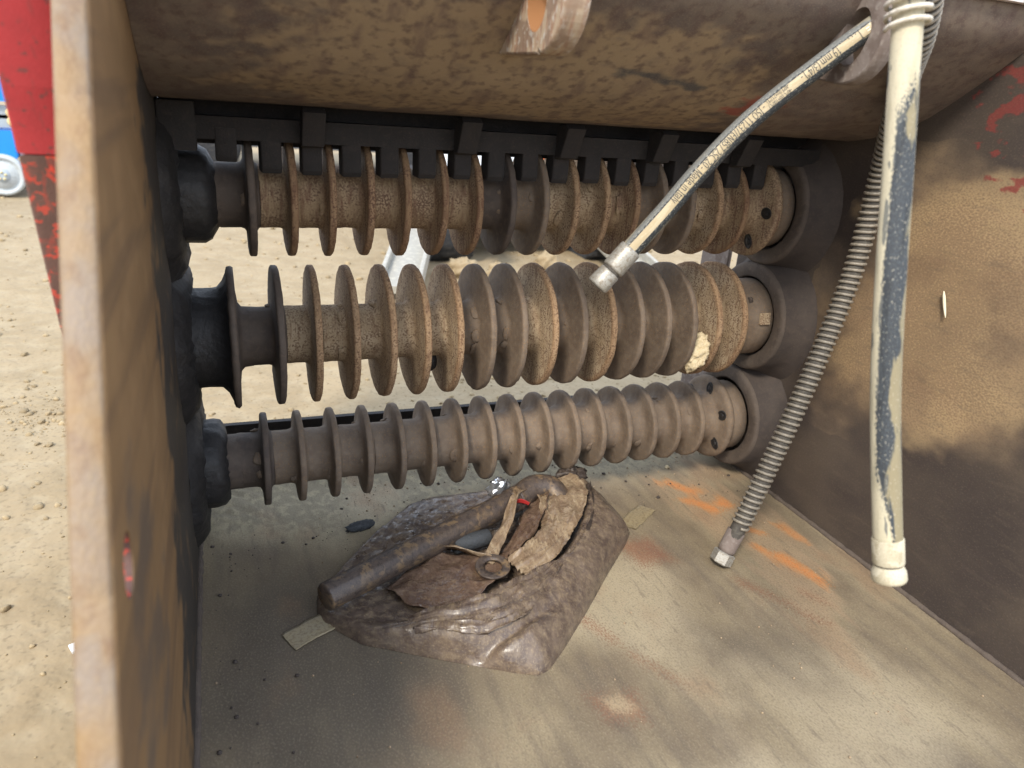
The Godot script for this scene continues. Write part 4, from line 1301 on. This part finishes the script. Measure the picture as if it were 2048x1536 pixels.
	# grey stub
	var s := part("rod_stub", lathe([Vector2(-0.032, 0), Vector2(-0.032, 0.0125), Vector2(-0.03, 0.0145), Vector2(0.03, 0.0145), Vector2(0.032, 0.0125), Vector2(0.032, 0)], 28), M.black_stone, self, Vector3(0.345, 0.040, -0.958), along(Vector3(0.9, 0.02, -0.1)))
	tag(s, "short dark grey rod stub beside the steel pin", "rod")
	# foil
	s = part("foil_scrap", rock(Vector3(0.034, 0.032, 0.02), 19, 0.9, 16), M.foil, self, Vector3(0.446, 0.040, -1.108))
	tag(s, "crumpled scrap of shiny silver foil behind the steel pin", "foil")
	s = part("rubber_lump", rock(Vector3(0.05, 0.016, 0.02), 23, 0.3), M.black_stone, self, Vector3(0.190, 0.008, -1.096), Vector3(0, 0.25, 0))
	tag(s, "flat oval black lump lying in the pale dust", "lump")
	s = part("tape_scrap", ribbon([Vector3(0.105, 0.003, -0.872), Vector3(0.075, 0.0035, -0.858), Vector3(0.048, 0.003, -0.842)], [Vector3(0.007, 0.0, 0.019), Vector3(0.007, 0.001, 0.019), Vector3(0.008, 0.0, 0.018)], 20, 8, 0.002, 12), M.tape, self)
	tag(s, "shiny tan tape scrap sticking out under the sack's pin end", "tape", "")
	s = part("tape_scrap", ribbon([Vector3(0.655, 0.003, -0.985), Vector3(0.69, 0.0035, -1.012), Vector3(0.725, 0.0028, -1.035)], [Vector3(-0.010, 0.0, -0.014), Vector3(-0.010, 0.001, -0.014), Vector3(-0.011, 0.0, -0.013)], 20, 8, 0.0016, 13), M.tape, self)
	tag(s, "dull tan tape scrap lying flat past the sack's raised corner", "tape", "")
	s = part("pebble", rock(Vector3(0.009, 0.007, 0.008), 3, 0.3, 10), M.stone, self, Vector3(0.855, 0.003, -1.172))
	tag(s, "tiny white pebble on the floor below the lowest roller", "pebble")
	s = part("wood_sliver", tube(spline([Vector3(1.004, 0.492, -0.772), Vector3(1.006, 0.472, -0.766), Vector3(1.003, 0.455, -0.756)], 10), PackedFloat32Array([0.0006, 0.0016, 0.0022, 0.0024, 0.0024, 0.0023, 0.0022, 0.002, 0.0017, 0.0012, 0.0005]), 8, Vector3.BACK), M.straw, self)
	tag(s, "thin white sliver stuck to the speckled wall", "sliver")
	# loose grit on the floor plate
	var st := SurfaceTool.new()
	st.begin(Mesh.PRIMITIVE_TRIANGLES)
	var g := rock(Vector3.ONE, 4, 0.4, 4)
	for k in 1500:
		var z := -1.36 + 0.25 * pow(rng.randf(), 1.6)
		var x := rng.randf_range(XL + 0.01, XR - 0.05)
		if k > 1320:
			z = rng.randf_range(-1.15, -0.4)
		var sc := 0.0009 + 0.0026 * pow(rng.randf(), 3.0)
		st.append_from(g, 0, Transform3D(Basis.from_euler(Vector3(rng.randf(), rng.randf() * 6.0, rng.randf())).scaled(Vector3.ONE * sc), Vector3(x, 0.0012, z)))
	var gr := part("grit", st.commit(), M.dusty, self)
	var sd := SurfaceTool.new()
	sd.begin(Mesh.PRIMITIVE_TRIANGLES)
	for k in 370:
		var z := -1.36 + 0.34 * pow(rng.randf(), 1.3)
		var x := rng.randf_range(XL + 0.01, XR - 0.04)
		if k > 330:
			x = 0.0 + absf(rng.randfn(0.0, 0.04)) - 0.05
			z = rng.randf_range(-1.2, -0.6)
		var sc := 0.0016 + 0.006 * pow(rng.randf(), 4.0)
		sd.append_from(g, 0, Transform3D(Basis.from_euler(Vector3(rng.randf(), rng.randf() * 6.0, rng.randf())).scaled(Vector3(sc, sc * 0.6, sc)), Vector3(x, 0.0016, z)))
	var dk := part("soil_crumbs", sd.commit(), M.boss, self)
	tag(dk, "dark soil crumbs lying under the lowest roller", "soil")
	dk.set_meta("kind", "stuff")
	tag(gr, "loose pale grit scattered over the floor plate", "grit")
	gr.set_meta("kind", "stuff")


# ---------------------------------------------------------------- the yard
func yard_h(x: float, z: float, ns: FastNoiseLite) -> float:
	var d := Vector2(x - 0.45, z + 0.7)
	var keep := smoothstep(0.75, 1.1, maxf(absf(d.x), absf(d.y) - 0.1))
	var far := 1.0 - smoothstep(6.0, 20.0, d.length())
	var h := 0.012 * ns.get_noise_2d(x, z) + 0.006 * absf(ns.get_noise_2d(x * 2.4 + 40.0, z * 5.0)) + 0.004 * ns.get_noise_2d(x * 9.0, z * 9.0)
	return GY - 0.016 + (h - 0.004) * keep * far


func build_yard() -> void:
	var ns := FastNoiseLite.new()
	ns.seed = 90
	ns.frequency = 0.8
	var xs := PackedFloat32Array()
	for i in 261:
		var t := i / 130.0 - 1.0
		xs.append(signf(t) * (absf(t) * 2.2 + pow(absf(t), 9.0) * 260.0) + 0.4)
	var zs := PackedFloat32Array()
	for i in 301:
		var t := i / 300.0
		zs.append(2.0 - t * 6.8 - pow(t, 14.0) * 260.0)
	zs[0] = 60.0
	var rows := []
	var uvs := []
	for z in zs:
		var row := PackedVector3Array()
		var uv := PackedVector2Array()
		for x in xs:
			row.append(Vector3(x, yard_h(x, z, ns), z))
			uv.append(Vector2(x, z) * 0.55)
		rows.append(row); uvs.append(uv)
	var g := part("ground", grid(rows, uvs), M.ground, self)
	g.set_meta("kind", "structure")
	tag(g, "pale dry sandy ground of a yard", "ground")
	# gravel
	var mm := MultiMesh.new()
	mm.transform_format = MultiMesh.TRANSFORM_3D
	mm.use_colors = true
	mm.mesh = rock(Vector3(1, 0.6, 0.8), 6, 0.5, 5)
	mm.instance_count = 4400
	for k in 4400:
		var x := rng.randf_range(-1.6, 3.0)
		var z := -1.5 - 4.0 * pow(rng.randf(), 1.5)
		if k < 350:
			x = rng.randf_range(-0.8, -0.13)
			z = rng.randf_range(-2.2, -0.6)
		elif k < 800:
			x = -0.38 + rng.randfn(0.0, 0.10)
			z = -1.86 + rng.randfn(0.0, 0.09)
		elif k < 1500:
			x = 1.1 + rng.randfn(0.0, 0.5)
			z = -1.95 + rng.randfn(0.0, 0.18)
		var s := 0.0022 + 0.011 * pow(rng.randf(), 6.0)
		if z < -2.2:
			s *= 1.7
		mm.set_instance_transform(k, Transform3D(Basis.from_euler(Vector3(rng.randf() * 0.6, rng.randf() * 6.0, rng.randf() * 0.6)).scaled(Vector3.ONE * s * 1.6), Vector3(x, yard_h(x, z, ns) + s * 0.12, z)))
		var v := rng.randf_range(0.75, 1.25)
		mm.set_instance_color(k, Color(v, v, v * 0.98))
	var gi := MultiMeshInstance3D.new()
	gi.multimesh = mm
	gi.material_override = M.gravel
	gi.name = "gravel"
	add_child(gi)
	gi.set_meta("kind", "stuff")
	tag(gi, "small pale gravel strewn over the sandy yard", "gravel")
	# rocks by the ramps
	var spots := [[1.0, -3.1, 0.13, 0.10, "pale tan rock beside the dark loader track"], [1.46, -3.22, 0.12, 0.10, "small tan rock between the two ramps"], [1.12, -3.0, 0.09, 0.10, "knobbly brown clod next to the pale tan rock"]]
	var k := 0
	for s in spots:
		var o := part("rock", rock(Vector3(s[2], s[3], s[2] * 0.8), 40 + k, 0.5), M.gravel, self, Vector3(s[0], yard_h(s[0], s[1], ns) + s[3] * 0.3, s[1]))
		tag(o, s[4], "rock", "rocks in the yard")
		k += 1
	var rb := part("debris", bbox(Vector3(0.04, 0.004, 0.018), 0.001), M.cab_white, self, Vector3(-0.222, yard_h(-0.222, -0.99, ns) + 0.004, -0.99), Vector3(0, 0.4, 0.1))
	tag(rb, "small white strip of debris on the sand beside the wall", "debris")

	# pair of pale ramps
	var rampm := bbox(Vector3(0.17, 0.03, 1.25), 0.006)
	for q in [[Vector3(0.83, 0.06, -3.33), -0.33, "pale steel loading ramp lying left of the dark track"], [Vector3(1.86, 0.04, -3.35), -0.12, "pale steel loading ramp lying right of the dark track"]]:
		var t := thing("loading_ramp", q[2], "ramp", q[0], "ramps behind the bucket")
		t.rotation = Vector3(0.13, q[1], 0)
		part("ramp_plate", rampm, M.ramp, t)
		for sx in [-0.075, 0.075]:
			part("side_rail", bbox(Vector3(0.018, 0.05, 1.25), 0.003), M.ramp, t, Vector3(sx, 0.03, 0))

	# compact loader in the background
	var v := thing("compact_loader", "dark tracked loader parked behind the bucket", "loader", Vector3(1.45, GY - 0.01, -3.92))
	for sx in [-0.42, 0.42]:
		var pts := PackedVector3Array()
		for i in 33:
			var a := TAU * i / 32.0
			pts.append(Vector3(sx, 0.16 + sin(a) * 0.15, cos(a) * 0.14 + clampf(cos(a) * 4.0, -1.0, 1.0) * 0.42))
		var trk := part("track", track_mesh(pts, 0.2, 0.03), M.tyre, v)
		for kk in 4:
			part("track_wheel", lathe([Vector2(-0.06, 0.0), Vector2(-0.06, 0.07), Vector2(-0.05, 0.085), Vector2(0.05, 0.085), Vector2(0.06, 0.07), Vector2(0.06, 0)], 24), M.chassis, trk, Vector3(sx, 0.15, -0.4 + 0.27 * kk))
	part("undercarriage", bbox(Vector3(0.62, 0.22, 0.8), 0.02), M.chassis, v, Vector3(0, 0.24, 0))
	part("engine_hood", bbox(Vector3(0.95, 0.26, 0.7), 0.04), M.cab_orange, v, Vector3(0.1, 0.48, -0.15))
	part("front_panel", bbox(Vector3(0.46, 0.2, 0.04), 0.01), M.cab_white, v, Vector3(-0.18, 0.46, 0.26))
	part("cab", bbox(Vector3(0.7, 0.6, 0.6), 0.04), M.chassis, v, Vector3(-0.05, 0.92, -0.1))
	part("windscreen", bbox(Vector3(0.6, 0.45, 0.01), 0.004), M.pane, v, Vector3(-0.05, 0.95, 0.208))
	for sx in [-0.3, 0.3]:
		part("lift_arm", bbox(Vector3(0.07, 0.1, 0.75), 0.01), M.cab_white, v, Vector3(sx, 0.36, 0.4), Vector3(0.35, 0, 0))
	# parked van further left behind, seen in slivers through the comb
	v = thing("parked_van", "white van parked far behind the left half of the rollers", "van", Vector3(0.95, GY - 0.01, -7.2))
	part("van_body", bbox(Vector3(2.4, 0.5, 1.4), 0.08), M.cab_white, v, Vector3(-0.2, 0.62, 0))
	part("sill", bbox(Vector3(2.3, 0.16, 1.3), 0.03), M.chassis, v, Vector3(-0.2, 0.3, 0))
	part("van_cab", bbox(Vector3(1.6, 0.5, 1.2), 0.12), M.cab_white, v, Vector3(0, 1.1, 0))
	for kk in 3:
		part("side_window", bbox(Vector3(0.44, 0.3, 0.01), 0.003), M.pane, v, Vector3(-0.52 + kk * 0.5, 1.12, 0.604))
	part("tail_light", bbox(Vector3(0.1, 0.12, 0.02), 0.005), M.cab_orange, v, Vector3(-0.9, 0.6, 0.708))
	for sx in [-1.0, 0.6]:
		part("wheel", lathe([Vector2(-0.08, 0.0), Vector2(-0.08, 0.2), Vector2(-0.06, 0.25), Vector2(0.06, 0.25), Vector2(0.08, 0.2), Vector2(0.08, 0)], 32), M.tyre, v, Vector3(sx, 0.25, 0.62), Vector3(0, PI / 2, 0))

	# scissor lift
	v = thing("scissor_lift", "blue scissor lift with grey wheels standing on the sand", "lift", Vector3(-1.165, GY - 0.008, -5.24))
	part("chassis", bbox(Vector3(1.7, 0.155, 0.7), 0.008), M.blue, v, Vector3(-0.77, 0.283, -0.33))
	part("pothole_guard", bbox(Vector3(1.15, 0.09, 0.66), 0.006), M.blue, v, Vector3(-0.85, 0.165, -0.36))
	part("end_plate", bbox(Vector3(0.02, 0.32, 0.7), 0.003), M.lift_grey, v, Vector3(0.098, 0.22, -0.37), Vector3(0, 0, 0.1))
	for sx in [0.0, -1.45]:
		var w := part("wheel", lathe([Vector2(-0.04, 0.0), Vector2(-0.04, 0.07), Vector2(-0.028, 0.078), Vector2(-0.028, 0.09), Vector2(-0.04, 0.094), Vector2(-0.04, 0.108), Vector2(-0.03, 0.116), Vector2(0.03, 0.116), Vector2(0.04, 0.108), Vector2(0.04, 0)], 48), M.wheel_grey, v, Vector3(sx, 0.114, 0.03), Vector3(0, PI / 2, 0))
		part("hub_cap", lathe([Vector2(-0.055, 0.0), Vector2(-0.053, 0.02), Vector2(-0.05, 0.036), Vector2(-0.038, 0.04)], 24), M.lift_grey, w)
		for kk in 5:
			part("wheel_bolt", lathe([Vector2(-0.06, 0.0), Vector2(-0.06, 0.007), Vector2(-0.05, 0.007)], 6), M.bolt_brass, w, Vector3(0, 0.02 * cos(kk * 1.257), 0.02 * sin(kk * 1.257)))
	for q in [[0.395, 0.02], [0.475, -0.02]]:
		var arm := part("scissor_arm", bbox(Vector3(1.7, 0.07, 0.05), 0.006), M.lift_grey, v, Vector3(-0.73, q[0], -0.03), Vector3(0, 0, q[1]))
		part("pivot_pin", lathe([Vector2(-0.012, 0.0), Vector2(-0.012, 0.018), Vector2(-0.008, 0.026), Vector2(0.004, 0.026)], 20), M.bolt_brass, arm, Vector3(0.81, 0.0, 0.03), Vector3(0, PI / 2, 0))
	part("platform", bbox(Vector3(1.75, 0.12, 0.74), 0.008), M.blue, v, Vector3(-0.79, 0.58, -0.33))
	for sx in [-1.6, -0.8, 0.02]:
		part("guard_rail_post", bbox(Vector3(0.03, 0.9, 0.03), 0.004), M.lift_grey, v, Vector3(sx, 1.08, 0.0))
	part("guard_rail", bbox(Vector3(1.68, 0.03, 0.03), 0.004), M.lift_grey, v, Vector3(-0.79, 1.54, 0.0))


func track_mesh(path: PackedVector3Array, width: float, thick: float) -> ArrayMesh:
	var rows := []
	var uvs := []
	var n := path.size()
	for i in n:
		var p := path[i]
		var tn := (path[(i + 1) % (n - 1)] - path[posmod(i - 1, n - 1)]).normalized()
		var up := Vector3(0, -tn.z, tn.y)
		if up.dot(p - Vector3(p.x, 0.16, 0)) < 0:
			up = -up
		var lug := 0.012 if i % 2 == 0 else 0.0
		var row := PackedVector3Array([p + Vector3(-width / 2, 0, 0), p + Vector3(-width / 2, 0, 0) + up * (thick + lug), p + Vector3(width / 2, 0, 0) + up * (thick + lug), p + Vector3(width / 2, 0, 0), p + Vector3(-width / 2, 0, 0)])
		rows.append(row)
		uvs.append(PackedVector2Array([Vector2(0, i), Vector2(0.3, i), Vector2(0.7, i), Vector2(1, i), Vector2(1.2, i)]))
	return grid(rows, uvs)


func _ready() -> void:
	rng.seed = 20240611
	# --- camera
	var cam := Camera3D.new()
	cam.name = "camera"
	add_child(cam)
	cam.transform = Transform3D(Basis(Vector3(0.93275963, 0.07267276, 0.35309793), Vector3(0.06690072, 0.92756117, -0.36763376), Vector3(-0.35423689, 0.36653643, 0.86032975)), Vector3(0, 0.72, 0))
	cam.keep_aspect = Camera3D.KEEP_HEIGHT
	var lens := CameraAttributesPhysical.new()
	lens.frustum_focal_length = 23.0
	lens.frustum_focus_distance = 1.15
	lens.frustum_near = 0.02
	lens.frustum_far = 2000.0
	lens.exposure_aperture = 4.8
	lens.auto_exposure_enabled = false
	cam.attributes = lens
	cam.fov = 55.1
	cam.near = 0.02
	cam.far = 2000.0
	cam.current = true
	# --- sky and light: a bright, thinly veiled sky with a hazy sun high on the left behind the camera
	var sky_mat := ProceduralSkyMaterial.new()
	sky_mat.sky_top_color = Color(0.80, 0.86, 0.95)
	sky_mat.sky_horizon_color = Color(0.93, 0.94, 0.95)
	sky_mat.sky_curve = 0.2
	sky_mat.ground_bottom_color = Color(0.42, 0.38, 0.31)
	sky_mat.ground_horizon_color = Color(0.62, 0.58, 0.5)
	sky_mat.sun_angle_max = 1.0
	var sky := Sky.new()
	sky.sky_material = sky_mat
	var env := Environment.new()
	env.background_mode = Environment.BG_SKY
	env.sky = sky
	env.tonemap_mode = Environment.TONE_MAPPER_LINEAR
	env.tonemap_exposure = 2.85
	env.sdfgi_enabled = true
	env.ssao_enabled = true
	env.ssil_enabled = true
	var we := WorldEnvironment.new()
	we.name = "environment"
	we.environment = env
	add_child(we)
	var sun := DirectionalLight3D.new()
	sun.name = "sun"
	add_child(sun)
	sun.look_at_from_position(Vector3.ZERO, Vector3(0.47, -0.70, -0.56), Vector3.UP)
	sun.light_energy = 0.5
	sun.light_angular_distance = 12.0
	sun.light_color = Color(1.0, 0.97, 0.92)
	sun.shadow_enabled = true

	materials()
	surfaces()
	build_yard()
	build_bucket()
	build_rollers()
	build_hoses()
	build_litter()
